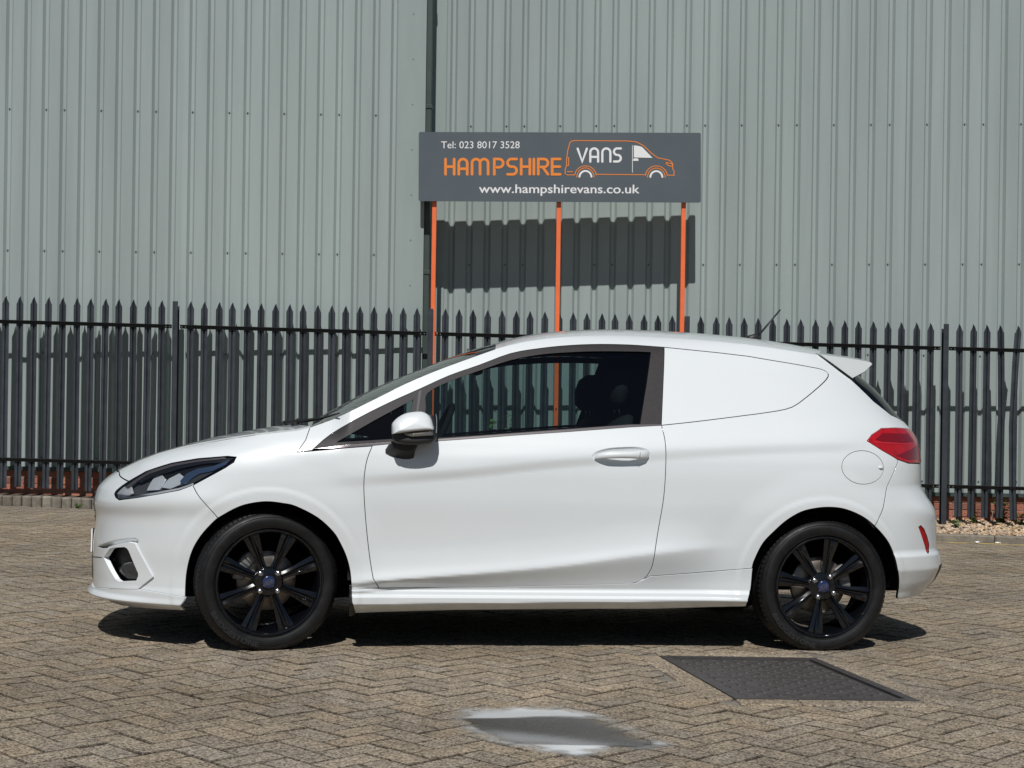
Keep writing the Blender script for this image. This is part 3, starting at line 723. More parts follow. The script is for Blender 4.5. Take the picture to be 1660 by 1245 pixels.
for px0,py0,px1,py1 in((704.5,327,702.5,800),(906,328,902.5,815),(1108,328,1105,825)):
    X,_,zt=P(px0,py0,SY+.07); Xb=P(px0-1.6,600,SY+.07)[0]; zb_=GZ(X,15)-.1; mb=MB(); mb.bbox((X,.063,(zt+zb_)/2+.30),(.0235,.025,(zt-zb_)/2+.30),.003); mb.build('post',M['orange'],sg)
    mb=MB(); zc=P(px0,600,SY)[2]; mb.tube([(X+.024,.04,c3[2]-1.42+.0),(X+.05,.03,c3[2]-1.40),(X+.052,.03,c3[2]-1.43)],.004,6); mb.build('fixing_clip',M['orange'],sg)
    mb=MB(); mb.tube([(X,.039,c3[2]-2.2),(X,.030,c3[2]-2.2)],.008,8); mb.build('bolt',M['pipe'],sg)
# lettering -------------------------------------------------------
def sp(x,y,o=(640,180),s=3.0741):     # crop pixel -> board coordinates
    p=P(o[0]+x/s,o[1]+y/s,SY); return (p[0],p[2])
def put_text(txt,x0,x1,ybase,ytop,m,name,ref,bold=0.0,base_slope=0.0):
    vs,fs,(a,b,c,d)=text_geom(txt); p0=sp(x0,ybase); p1=sp(x1,ybase+base_slope); ph=sp(x0,ytop)
    rv,rf,(ra,rb,rc,rd)=text_geom(ref); kx=(p1[0]-p0[0])/(b-a); kz=(ph[1]-p0[1])/(rd-max(rc,0))
    mb=MB()
    for ox,oz in ((0,0),)+(((bold,0),(-bold,0),(0,bold),(0,-bold)) if bold else ()):
        mb.add([(p0[0]+(v[0]-a)*kx+ox,-.0078-(.0001*(ox!=0)+.00005*(oz>0)+.00015*(oz<0)),p0[1]+v[1]*kz+(p1[1]-p0[1])*(v[0]-a)/(b-a)+oz) for v in vs],fs)
    mb.build(name,m,sg,kind=None)
put_text('Tel: 023 8017 3528',231,622,186,152,M['white'],'phone_number','T')
put_text('www.hampshirevans.co.uk',420,1218,408,366,M['white'],'web_address','h',bold=.0018,base_slope=2)
def ribbon(mb,pts,w,y,closed=False,cap=True):
    P_=[Vector(p) for p in pts]
    if closed: P_.append(P_[0])
    n=len(P_); L=[];R=[]
    for i,p in enumerate(P_):
        if closed: a,b=P_[(i-1)%(n-1)] if i>0 else P_[n-2],P_[(i+1)%(n-1)] if i<n-1 else P_[1]
        else: a,b=P_[max(0,i-1)],P_[min(n-1,i+1)]
        d1=(p-a); d2=(b-p); d1=d1.normalized() if d1.length>1e-9 else d2.normalized(); d2=d2.normalized() if d2.length>1e-9 else d1
        t=(d1+d2); t=t.normalized() if t.length>1e-6 else d1; nn=Vector((-t.y,t.x)); k=1/max(.5,abs(t.dot(d1)))
        L.append(p+nn*w/2*k);R.append(p-nn*w/2*k)
    vs=[(q.x,y,q.y) for q in L]+[(q.x,y,q.y) for q in R]; mb.add(vs,[(i,i+1,n+i+1,n+i) for i in range(n-1)])
    if cap and not closed:
        for p in(P_[0],P_[-1]): mb.add([(p.x+w/2*cos(k*pi/6),y-.00003,p.y+w/2*sin(k*pi/6)) for k in range(12)],[tuple(range(12))])
def arc(cx,cy,rx,ry,a0,a1,n=12): return [(cx+rx*cos(radians(a0+(a1-a0)*i/n)),cy-ry*sin(radians(a0+(a1-a0)*i/n))) for i in range(n+1)]
def strokes(items,m,name,w,y=-.0082):
    mb=MB()
    for k,it in enumerate(items):
        cl=False
        if it[0]=='c': cl=True; it=it[1:]
        ribbon(mb,[sp(*p) for p in it],w,y-.00012*k,cl)
    mb.build(name,m,sg)
W_=.0285  # letter stroke width in metres
T0,B0=240,316
def letter(kind,x0,x1,t,b):
    m_=(t+b)/2; c=(x0+x1)/2; h=b-t; w_=x1-x0; r=w_/2
    if kind=='H': return [[(x0,t),(x0,b)],[(x1,t),(x1,b)],[(x0,m_),(x1,m_)]]
    if kind=='A': return [[(x0,b),(x0,t+r)]+arc(c,t+r,r,r,180,0)+[(x1,b)],[(x0,m_+h*.14),(x1,m_+h*.14)]]
    if kind=='N': return [[(x0,b),(x0,t+r)]+arc(c,t+r,r,r,180,0)+[(x1,b)]]
    if kind=='M':
        q=w_/4; return [[(x0,b),(x0,t+q)]+arc(x0+q,t+q,q,q,180,0)+[(c,b)],[(c,b),(c,t+q)]+arc(c+q,t+q,q,q,180,0)+[(x1,b)]]
    if kind=='P': return [[(x0,b),(x0,t),(x0+w_*.45,t)]+arc(x1-h*.27,t+h*.27,h*.27,h*.27,90,-90)+[(x0,t+h*.54)]]
    if kind=='S': 
        k=h*.25; return [[(x1,t),(x0+k,t)]+arc(x0+k,t+k,k,k,90,270)+[(x1-k,t+2*k)]+arc(x1-k,t+3*k,k,k,90,-90)+[(x0,b)]]
    if kind=='I': return [[(x0,t),(x0,b)]]
    if kind=='R': return [[(x0,b),(x0,t),(x0+w_*.45,t)]+arc(x1-h*.26,t+h*.26,h*.26,h*.26,90,-90)+[(x0,t+h*.52)],[(x0+w_*.45,t+h*.52),(x1,b)]]
    if kind=='E': return [[(x1,t),(x0,t),(x0,b),(x1,b)],[(x0,m_),(x1*.96+x0*.04,m_)]]
    if kind=='V': return [[(x0,t),(c,b),(x1,t)]]
its=[]
for k,x0,x1 in(('H',253,296),('A',319,361),('M',385,465),('P',496,540),('S',562,607),('H',630,673),('I',693,693),('R',715,763),('E',784,824)): its+=letter(k,x0,x1,T0,B0)
strokes(its,M['orangeprint'],'lettering',W_)
its=[]
for k,x0,x1,t,b in(('V',911,957,188,252),('A',974,1013,187,253),('N',1034,1074,187,253),('S',1092,1126,187,252)): its+=letter(k,x0,x1,t,b)
strokes(its,M['white'],'lettering',.0235,y=-.0081)
van=[(852,318),(862,319),(895,319)]+arc(950,326,54,52,172,8,14)+[(1008,316),(1246,318)]+arc(1303,328,55,54,172,8,14)+[(1378,320),(1391,322),(1391,300),(1385,290),(1384,262),(1372,248),(1352,242),(1310,234),(1280,212),(1240,174),(1205,155),(1165,150),(900,148),(880,151),(872,160),(862,196),(856,240),(855,275),(849,290),(849,312)]
strokes([['c'][0:0]+van+[van[0]],[(862,233),(866,233),(866,272),(857,272)],[(860,303),(886,303)],arc(950,330,43,46,180,0,14),arc(1303,331,44,46,180,0,14),[(1346,256),(1382,264),(1384,278),(1362,272),(1346,256)]],M['orangeprint'],'van_outline',.0085,y=-.0084)
strokes([arc(950,330,30,31,176,4,12),arc(1303,331,30,31,176,4,12),[(1194,241),(1208,241)]],M['white'],'wheel_marks',.020,y=-.0086)
mb=MB(); pts=[sp(*p) for p in[(1191,172),(1212,174),(1232,180),(1284,234),(1191,232)]]; mb.add([(x,-.0088,z) for x,z in pts][::-1],[tuple(range(5))])
pts2=[sp(*p) for p in[(1187,240),(1214,240),(1214,249),(1187,249)]]; mb.add([(x,-.0089,z) for x,z in pts2],[(0,1,2,3)]); mb.build('window_mark',M['white'],sg)
strokes([[(1184,172),(1184,306)]],M['white'],'door_mark',.006,y=-.0083)
# ================================================================= weeds
def weed(x,y,z,h,n,label,seed,spread=.16,group=None):
    r=random.Random(seed); o=empty('weed',(x,y,z),label=label,cat='plant',group=group); st=MB(); lf=MB()
    for k in range(max(3,n//14)):
        a=r.uniform(0,6.3); q=spread*r.uniform(.1,.8); hh=h*r.uniform(.6,1)
        pts=[(0,0,0),(cos(a)*q*.3,sin(a)*q*.3,hh*.45),(cos(a)*q,sin(a)*q,hh)]; st.tube(pts,[.004,.003,.0015],5)
        for j in range(14):
            t=r.uniform(.1,1.05); p=Vector(pts[0]).lerp(Vector(pts[2]),t); b=r.uniform(0,6.3); L=r.uniform(.03,.07)*(h/.35)**.4; wdt=L*.36; tl=r.uniform(-.2,.8); d=Vector((cos(b),sin(b),tl)).normalized(); s_=Vector((-sin(b),cos(b),0)); up=Vector((0,0,1))
            tt=r.uniform(.6,1.5); v0=p+d*.008; lf.add([tuple(v0),tuple(v0+d*L*.5+s_*wdt+up*.006),tuple(v0+d*L-up*L*.25),tuple(v0+d*L*.5-s_*wdt+up*.006),tuple(v0+d*L*.5)],[(0,1,4),(1,2,4),(2,3,4),(3,0,4)],(tt,tt,tt*r.uniform(.5,1)))
    st.build('stems',M['stem'],o,kind='stuff'); lf.build('leaves',M['leaf'],o,kind='stuff')
def wp(px,py,Y): p=P(px,py,Y); return p[0],Y
for px,Y,h,n,lab,sd_ in((1624,15.5,.30,120,'tall leafy green weed growing from the gravel at the right edge, against the bricks',1),(1655,15.4,.20,90,'bushy weed cut by the right edge of the photo behind the gravel',2),(1580,15.45,.16,60,'small weed in the gravel between two pales left of the tall weed',3),(1550,15.05,.10,60,'low weed spreading in the middle of the gravel right of the car',4)):
    x,y=wp(px,840,Y); weed(x,y,GZ(x,KY(x))+.09,h,n,lab,sd_,group='weeds at the foot of the warehouse wall')
x,y=wp(815,690,15.45); weed(x,y,GZ(x,KY(x))+.08,1.05,260,'tall green weed seen through the car window beside the middle orange post',5,.30,'weeds at the foot of the warehouse wall')
for px,sd_,lab in((127,11,'tiny weed in the joint of the left kerb setts near the car nose'),):
    x,y=wp(px,815,14.98); weed(x,y,GZ(x,14.98),.05,25,lab,sd_,.07)
for px,py,lab in((1588,877,'crumpled white scrap lying against the right kerb'),(1622,879,'second white scrap near the right edge of the kerb')):
    X=P(px,py,14.3)[0]; mb=MB(); r=random.Random(px); mb.add([(p[0]*.035*r.uniform(.7,1.2),p[1]*.02*r.uniform(.6,1.2),p[2]*.012*r.uniform(.5,1.3)) for p in ico],icf); o=mb.build('litter',M['white'],label=lab,cat='litter',group='white scraps by the kerb'); o.location=(X,KY(X)-.05,GZ(X,14.3)+.01)
# ================================================================= the car
CM=Matrix(((EX[0],EY[0],EZ[0],ORG[0]),(EX[1],EY[1],EZ[1],ORG[1]),(EX[2],EY[2],EZ[2],ORG[2]),(0,0,0,1)))
car=empty('parked_car',mw=CM,label='white three-door hatchback van with black alloy wheels parked side on across the block paving',cat='car')
def az(l,off=0.0): return [px2az(*p,off) for p in l]
def mirror(o):                      # a copy on the far side of the car
    c=o.copy(); COL.objects.link(c); c.parent=o.parent; c.scale=(1,-1,1)
    for ch in list(o.children):
        d=ch.copy(); COL.objects.link(d); d.parent=c
    return c
def panel(name,outline,m,holes=(),grid=.018,off=0.0,gap=.0027,fold=.014,parent=None,mir=True,step=.012,surf=None,loopfold=True,local_n=None):
    Sx=surf or (lambda a,z,e=0.0: S(a,z,off+e))
    ol=resample(outline,step); ol=offset_poly(ol,gap) if gap else ol
    hl=[offset_poly(resample(h,step),-gap) for h in holes]
    vo,tr,loops=cdt(ol,hl,grid)
    P0=[Sx(a,z) for a,z in vo]; Nn=[]
    e=.003
    def nrm(a,z):
        p=Sx(a-e,z);q=Sx(a+e,z);r=Sx(a,z-e);s_=Sx(a,z+e)
        v=Vector([q[i]-p[i] for i in range(3)]).cross(Vector([s_[i]-r[i] for i in range(3)])); return v.normalized()
    Nn=[nrm(a,z) for a,z in vo]
    vs=list(P0); ns=list(Nn); fs=[]; darkf=[]
    for t in tr:
        A,B,C=(vo[i] for i in t); 
        q_=(B[0]-A[0])*(C[1]-A[1])-(C[0]-A[0])*(B[1]-A[1])
        if abs(q_)<2e-8: continue
        fs.append(t if q_>0 else t[::-1])
    if fold:
        for li,L in enumerate(loops):
            if any(k is None for k in L): continue
            pts=[vo[k] for k in L]; ar=sum(pts[i][0]*pts[(i+1)%len(pts)][1]-pts[(i+1)%len(pts)][0]*pts[i][1] for i in range(len(pts)))
            o1=offset_poly(pts,-.0012 if li==0 else .0012); base=len(vs); n=len(L)
            for k in range(n):
                a,z=o1[k]; p2=Vector(Sx(a,z,-.0014)); out=(Vector(Sx(a,z))-Vector(P0[L[k]])); out=out.normalized() if out.length>1e-7 else Vector((0,0,1))
                vs.append(tuple(p2)); ns.append((Nn[L[k]]*.6+out).normalized())
            for k in range(n):
                a,z=o1[k]; vs.append(tuple(Sx(a,z,-fold))); ns.append(ns[base+k])
            for k in range(n):
                j=(k+1)%n
                for A,B,C,D in((L[k],L[j],base+j,base+k),(base+k,base+j,base+n+j,base+n+k)):
                    if A==base+k: darkf.append(len(fs))
                    fs.append((A,D,C,B) if (ar>0)==(li==0) else (A,B,C,D))
    me=bpy.data.meshes.new(name); me.from_pydata([tuple(v) for v in vs],[],fs); me.materials.append(m)
    me.polygons.foreach_set('use_smooth',[True]*len(fs)); me.update()
    me.normals_split_custom_set_from_vertices([tuple(n) for n in ns])
    if m in(M['paint'],M['paint2']) and name not in('splitter','fog_lamp_surround','side_skirt'):
        me.materials.append(M['dark'])  # painted folds coloured black: the shade of deep gaps put into the colour
        for k in darkf: me.polygons[k].material_index=1
    o=bpy.data.objects.new(name,me); COL.objects.link(o); o.parent=parent or car
    if mir: mirror(o)
    return o
AF,AR=A0-LFN,A1+LRN
hoodline=az([(193,765.4),(199.6,762),(208,757.5),(224.9,749.6),(256.5,737),(298.7,725.3),(340.8,716.9),(383,709.5),(425,703.6),(480,698),(502.7,692.6)])
HZ=hoodline[0][1]
lampA=az([(208,780),(235.4,764.3),(277.6,750.6),(319.8,743.3),(368,739.5),(383,741)])              # top of headlight, front to back
lampB=az([(383,741),(378.8,749.6),(366,758),(340.8,771.7),(315.5,785.4)])                           # rear underside
lampC=az([(315.5,785.4),(290,795),(256.5,801.2),(222,807),(193,810.7),(187,806.5),(184.8,801.2),(188,795),(197,787.5),(208,780)])
archF=az(smooth_line([(300.4,989),(300.4,956.5),(302.9,924.9),(311.3,893.3),(326,868),(347,845),(359.8,836),(383,823.4),(404,816.6),(431.5,813.2),(458.9,816),(480,821),(514.7,839),(540,862),(552,881.4),(561.7,903),(567.7,927),(570,955.7)],4))
iF=min(range(len(archF)),key=lambda i:abs(archF[i][0]-px2az(353,839)[0]) if archF[i][1]>.5 else 9)
archR=az(smooth_line([(1208.4,982.7),(1215.7,956),(1219.3,921.2),(1224,905.5),(1237.3,880),(1256.6,859.8),(1276,843),(1299,829.8),(1322,824),(1344.8,822.2),(1367.7,824.7),(1390.6,833.2),(1409,844.6),(1427,861.8),(1441,880),(1450,900.7),(1454.7,919),(1457.7,942),(1455,968)],4))
iR0=min(range(len(archR)),key=lambda i:math.hypot(archR[i][0]-px2az(1219.3,921.2)[0],archR[i][1]-px2az(1219.3,921.2)[1]))
iR1=min(range(len(archR)),key=lambda i:math.hypot(archR[i][0]-px2az(1417.6,852)[0],archR[i][1]-px2az(1417.6,852)[1]) if archR[i][0]>1.25 else 9)
dloT=az(smooth_line([(505.5,730.4),(536.4,703.9),(584.6,676.1),(632.8,652),(681,630.4),(729,608.7),(777.3,591.8),(828,573),(876.4,564.6),(924.6,559.8),(972.8,558),(1021,559),(1057,561.4),(1076.9,562.9)],3))
dloR=az([(1076.9,562.9),(1076,616.4),(1073.6,670),(1072.4,689.5)])
dloB=az([(1072.4,689.5),(1021,692.3),(924.6,699.5),(828,706),(780,709.9),(729,713.5),(681,716.8),(632.8,719.5),(603.9,722.4),(560.5,725.6),(505.5,730.4)])
doorF=az(smooth_line([(603.9,722.4),(595.4,744),(591,768),(589.9,792.3),(591.8,828.4),(595.4,869.4),(600,908),(605,938)],3))+az([(615,953.7)])
doorR=az(smooth_line([(1072.4,689.5),(1077.6,710.4),(1079.6,732),(1079.4,755),(1078,785),(1074.7,816.4),(1066.3,864.6),(1060,905.5),(1055.4,922.4),(1046,936.5),(1030,944.9),(1008,946.5)],3))
sillT=az([(1008,946.5),(940,948.4),(800,951.5),(700,953),(615,953.7)])
wsE=az(smooth_line([(502.7,692.6),(546,676.4),(608.7,646),(656.9,621.9),(705,601.4),(753.3,583.4),(803,565.8)],3))
rfE=az(smooth_line([(803,565.8),(826,559.5),(852,553.7),(887,548.6),(924.6,545.3),(972.8,543.4),(1020,544.2),(1069,546.5),(1124,550),(1180,555),(1250,563.5),(1326.6,575.5)],3))
dpE=az([(1326.6,575.5),(1352,595),(1379,615.3),(1398,633),(1416,650.7),(1444,672.7),(1462,681.8)])
tlE=az([(1472.5,695.2),(1452.8,693.7),(1428.9,694.6),(1413.4,705),(1405.8,714.8),(1430.3,730.3),(1454.2,744.3)])
dpEnd=dpE[-1]
wbE=az(smooth_line([(1072.4,689.5),(1119,684.6),(1165.3,679),(1212,673),(1259.3,666.4),(1284.4,660),(1303,647.6),(1322,632),(1339,616.3),(1343.3,606),(1333,599),(1315.7,595.3),(1275,588),(1196.6,575.6),(1134,568.7),(1076.9,562.9)],2))
fogO=az([(168,904),(178.5,886.5),(210,878.5),(221,881),(249.5,935),(225,954.5),(180,953.5)]) 
fogI=az([(171,903.8),(180.6,889.3),(186,887.6),(203.8,886.5),(208,888.5),(211,893),(226,929),(226,934),(222.8,941.7),(195.4,942.8),(190,939),(171,903.8)])[:-1]
splT=az([(154,952),(180,953.5),(225,954.8),(262,961),(300.4,968)])
splT[0]=(splT[0][0],splT[0][1])
zs0=splT[0][1]
# ---- bumper, fender, body side, door, skirt, rear bumper
lowF=[(archF[0][0],archF[0][1])]
bump=[(AF,HZ+.001)]+[(AF+(hoodline[0][0]-AF)*t,HZ+.001) for t in(.25,.5,.75)]+[hoodline[0]]+az([(193.5,771),(205.5,779.6)])+lampC[::-1][0:]+[px2az(312.5,787)]+[archF[iF]]+archF[:iF][::-1]
ia=min(range(len(bump)),key=lambda i:abs(bump[i][1]-splT[-1][1])+abs(bump[i][0]-archF[0][0]))
bump=bump[:ia+1]+splT[::-1][0:]+[(splT[0][0]+(AF-splT[0][0])*t,zs0) for t in(.33,.66,1.0)]
GR=[(AF+.0,.535),(AF+.36,.545),(AF+.44,.60),(AF+.40,.70),(AF+.0,.715)]
scT=[(158,885.5),(168,881.5),(178,878),(188,875.6),(198,874.0),(208,873),(218,872.4)]
scO=az(scT+[(224,875.5),(223,880),(214,880.2),(206,880.6),(196,882.8),(186,885.2),(176,887.8),(166,888.2)])
panel('front_bumper',bump,M['paint'],holes=[fogI,scO],grid=.012)
_st=az(scT)
def scz(a):
    if a<=_st[0][0]: return _st[0][1]
    for p,q in zip(_st,_st[1:]):
        if a<=q[0]: return p[1]+(q[1]-p[1])*(a-p[0])/(q[0]-p[0])
    return _st[-1][1]
panel('bumper_scoop',scO,M['paint'],grid=.004,gap=-.0022,fold=0,step=.004,surf=lambda a,z,e=0.0: S(a,z,.0015-1.1*max(0.0,min(.03,scz(a)-z))+e))
zb_=archF[0][1]
spl=[(AF,zs0)]+[(AF+(splT[0][0]-AF)*t,zs0) for t in(.33,.66)]+splT+[(archF[0][0],zb_+.0)]+[(archF[0][0]+(AF-archF[0][0])*t,zb_+(.150-zb_)*min(1,t*2.2)) for t in(.12,.25,.4,.55,.7,.85,1.0)]
panel('splitter',spl,M['paint'],grid=.008,off=.007,gap=.001,fold=.02,step=.008)
panel('fog_lamp_surround',fogO,M['paint2'],holes=[fogI],grid=.008,off=.009,gap=.0004,fold=.024,step=.006)
panel('fog_lamp_recess',fogI,M['black'],grid=.02,off=-.045,gap=-.012,fold=0)
fl=az([(186,926),(192,914),(204,911),(222,913),(232,934),(226,940),(200,939)]); 
panel('fog_lamp',fl,M['lampclear'],grid=.01,off=-.022,gap=0,fold=.01)
panel('fog_reflector',offset_poly(fl,.002),M['foglens'],grid=.01,off=-.027,gap=0,fold=0)
sm=az([(150.5,901.8),(160,902.6),(170,903.6),(170,904.6),(160,903.8),(150.5,903.2)]); panel('bumper_seam',sm,M['dark'],grid=.02,off=.0008,gap=0,fold=0)
panel('grille',[(AF,.50),(AF+.28,.51),(AF+.34,.60),(AF+.30,.665),(AF,.672)],M['black'],grid=.02,off=.0015,gap=0,fold=.01,step=.01)
panel('lower_intake',[(AF,.235),(AF+.26,.24),(AF+.30,.30),(AF+.26,.35),(AF,.355)],M['black'],grid=.02,off=.003,gap=0,fold=.01)
for k in range(5):
    z=.525+k*.028; panel('grille_bar',[(AF,z),(AF+.27,z),(AF+.27,z+.006),(AF,z+.006)],M['strip'],grid=.02,off=.005,gap=0,fold=.008)
fend=hoodline[0:]+az([(495.4,713.5),(482,732.8),(505.5,731.2),(560.5,726.4),(603.9,723.2)])+doorF[1:]+[archF[-1]]+archF[iF:-1][::-1]+[px2az(312.5,787)]+lampB[::-1][0:]+lampA[::-1][1:]+[px2az(193.8,771.3)]
panel('front_fender',fend,M['paint'],grid=.011)
bs=az([(482,732.4),(495.4,713.1)])+wsE+rfE[1:]+dpE[1:]+tlE+[px2az(1455.6,748.6)]+az([(1436.6,797)])+archR[iR0:iR1+1][::-1]+az([(1150,926.8),(1054,934)])+doorR[:-4][::-1]+wbE[1:]+dloT[::-1][1:]
flap=[]
for k in range(48):
    t=2*pi*k/48; x,y=33.8*cos(t),27.0*sin(t); th=radians(6); flap.append(px2az(1398.8+x*cos(th)-y*sin(th),757.9+x*sin(th)+y*cos(th)))
panel('body_side',bs,M['paint'],holes=[flap],grid=.012)
panel('fuel_flap',flap,M['paint'],grid=.015,mir=False,gap=.0018)
tabc=px2az(1427,758); c=S(*tabc); mb=MB()
mb.lathe([(0,-.007),(.006,-.0065),(.009,-.003),(.010,.003)],14,lambda p:(c[0]+p[0]*1.5,c[1]+p[1],c[2]+p[2]*.8)); mb.build('flap_tab',M['paint2'],car)
panel('side_window_blank',wbE,M['paint'],grid=.02,off=-.0015)
door=dloB[:9][::-1]
dr=[doorF[0]]+dloB[:8][::-1]+doorR[1:]+sillT[1:-1]+doorF[::-1][:-1]
hc=px2az(1006.5,739.8)
HO=smooth_line([(960,740),(966,733),(985,727.5),(1005,725.8),(1030,725),(1046,728),(1053.5,734),(1053.5,742),(1045,749),(1030,754),(1010,755.8),(985,755),(970,750.5),(962,745)],2)[:-1]
ho=az(HO)
doorp=panel('door',dr,M['paint'],holes=[ho],grid=.010,mir=True)
sk=[(archF[-1][0]+.001,archF[-1][1])]+sillT[::-1][0:]+az([(1030,945.6),(1046,938.5),(1054,934.4),(1150,927.4),(1219.3,921.6)])+archR[:iR0][::-1]+az([(1054,987),(940,987),(732.8,988.7),(576.6,993.5),(571,975)])
panel('side_skirt',sk,M['paint2'],grid=.008,off=.004,gap=.0012,step=.01)
mf=az([(567,950),(574,953),(577.5,994),(571,999),(566,999)]); panel('mud_guard',mf,M['black'],grid=.02,off=-.006,gap=0,fold=.03)
LB=az([(1454.2,744.9),(1472.5,751.1)])+[(1.86,.857),(AR,.857)]
dif=[(AR,.40)]+az([(1523,917),(1517,933),(1510,947),(1495,962)])
dp_=px2az(1497,962)
rb=LB+[(AR,.62),(AR,.40)]+dif[1:]+az([(1478,967.5),(1456,970.5)])+archR[iR1:][::-1]+az([(1436.6,797),(1455.6,748.9)])
refl=az([(1489.5,854.5),(1493,852),(1498.5,858),(1503.5,870),(1507.2,884),(1506.6,894),(1504.5,897.5),(1500,886)])
panel('rear_bumper',rb,M['paint'],holes=[refl],grid=.013)
panel('rear_reflector',refl,M['red'],grid=.01,off=-.004,gap=.001,fold=.02,step=.006)
panel('diffuser',dif+[(dif[-1][0]+.08,.222),(AR,.215)],M['black'],grid=.02,off=.002)
# tailgate, rear window, tail lamps
rw=dpE[2:]+[(AR,dpEnd[1]+.0),(AR,1.315),(AR-.3,1.315),(1.80,1.30)]
panel('rear_window',rw,M['rearglass'],grid=.025,off=-.002)
tg=[(dpEnd[0],dpEnd[1]-.002)]+[tlE[0]]+[(2.0,1.0),(2.12,.97),(2.14,.90),(2.10,.862),(AR,.862),(AR,dpEnd[1]-.002)]
panel('tailgate',tg,M['paint'],grid=.025)
tl=tlE+az([(1472.5,750.3)])+[(1.86,.862),(2.08,.866),(2.12,.90),(2.10,.965),(1.99,.995)]
tlp=panel('tail_light',tl,M['red'],grid=.02,off=.003,fold=.03,gap=.0012)
ti=az([(1418,712),(1430,702),(1470,703),(1480,715),(1440,719)]); panel('lamp_element',ti,M['red2'],grid=.012,off=.0042,gap=0,fold=0)
ti=az([(1452,738),(1484,722),(1487,744),(1470,745)]); panel('lamp_element',ti,M['red2'],grid=.012,off=.0042,gap=0,fold=0)
ti=az([(1414,715.5),(1470,719),(1470,721),(1416,718)]); panel('lamp_element',ti,mat('red_lens_bright',(.55,.02,.03),rough=.1,coat=1),grid=.012,off=.0044,gap=0,fold=0)
# headlight: recessed bowl, elements, cover
hl=lampA+lampB[1:]+lampC[1:-1]
panel('headlight_bowl',hl,mat('lamp_housing',(.05,.052,.055),rough=.3),grid=.02,off=-.030,gap=-.004,fold=0)
def helem(pts,m,off,name='lamp_element',fold=.01): panel(name,az(pts,off),m,grid=.012,off=off,gap=0,fold=fold,step=.008)
helem([(203,789),(240,764.5),(280,752),(320,745.5),(362,741.5),(366,743.2),(320,748.2),(280,755.5),(240,768.5),(207,791)],M['strip'],-.006,'lamp_bezel')
helem([(190,800),(200,790),(212,786),(214,800),(204,806),(193,808)],M['chrome'],-.012)
helem([(238,795),(252,772),(262,770),(268,778),(258,794)],M['chrome'],-.020)
helem([(262,790),(274,776),(290,768),(299,775),(293,785),(276,792)],M['chrome'],-.018)
helem([(215,781),(240,767),(280,754),(320,747),(366,743),(378,743.5),(365,749),(330,751),(300,757),(262,768),(228,781)],mat('lamp_bezel',(.03,.032,.035),rough=.2,metal=.6),-.010,'lamp_bezel')
helem([(292,780),(302,768),(320,760),(345,756),(372,746),(366,753),(345,763),(322,768),(308,777),(298,785)],mat('blue_tinted_bezel',(.10,.15,.24),rough=.12,metal=.7),-.008,'lamp_bezel')
helem([(290,788),(300,778),(315,769),(340,762),(364,755),(340,768),(315,782)],M['black'],-.014,'lamp_bezel')
helem([(195,808),(222,804),(256,798),(290,791.5),(312,784),(312,786),(290,794),(256,800.5),(222,806.3)],M['chrome'],-.006)
panel('headlight',hl,M['lampclear'],grid=.02,off=.001,gap=.001,fold=.012)
# window frames, glass
gD=az(smooth_line([(684.5,711.4),(688,690),(690.5,660),(693,637.4),(729,618.2),(777,601),(828,583.8),(876.4,574.6),(924.6,570.8),(972.8,569.2),(1033,569.8),(1056,570.8)],3))+az([(1054.7,580),(1050,616),(1043,660),(1038.6,687.6),(1035,688),(924.6,694.5),(780,705.2),(729,708.6)])
gQ=az([(545,717.2),(608,681),(670,647.5),(664,675),(657,710.5),(632.8,711.8),(590,714.6)])
panel('window_frame',dloT[:-1]+dloR[:-1]+az([(1072,689.2),(1021,688),(924.6,695.2),(780,706),(707,711.5),(632,716),(560,721),(508,727.5)]),M['trim'],holes=[gD,gQ],grid=.014,off=-.004,gap=.001,fold=.012,step=.01)
panel('waist_strip',az([(508,727.5),(560,721.4),(632,716.2),(707,711.8),(780,706.4),(828,702.8),(924.6,695.6),(1021,688.4),(1072,687.5)])+dloB[:-1][0:]+[],M['strip'],grid=.01,off=-.001,gap=.0006,fold=.010,step=.01)
panel('frame_joint',az([(678,634),(684.5,631),(680,660),(675,700),(673,713),(668,713),(671.5,690)]),M['black'],grid=.01,off=-.003,gap=.0018,fold=0)
panel('door_window',gD,M['glass'],grid=.03,off=-.012,gap=-.003,fold=0)
panel('quarter_light',gQ,M['glass'],grid=.03,off=-.012,gap=-.003,fold=0)
# dark shells behind the gaps
def shell(pts,off=-.022): panel('inner_shell',pts,M['dark'],grid=.05,off=off,gap=0,fold=0,step=.03)
shell(az([(250,760),(310,735),(400,715),(500,704),(520,728),(603,725),(640,722),(640,984),(590,984),(578,930),(560,885),(520,835),(470,808),(431,803),(380,812),(335,845),(300,800)]))
shell(az([(640,722),(1060,692),(1060,984),(640,984)]))
shell(az([(1060,560),(1330,600),(1330,640),(1395,700),(1400,745),(1448,765),(1452,880),(1430,850),(1390,822),(1345,812),(1300,819),(1250,850),(1222,890),(1210,925),(1200,975),(1060,980)]))
shell(az([(1180,560),(1320,580),(1400,645),(1440,685),(1400,700),(1330,640)]))
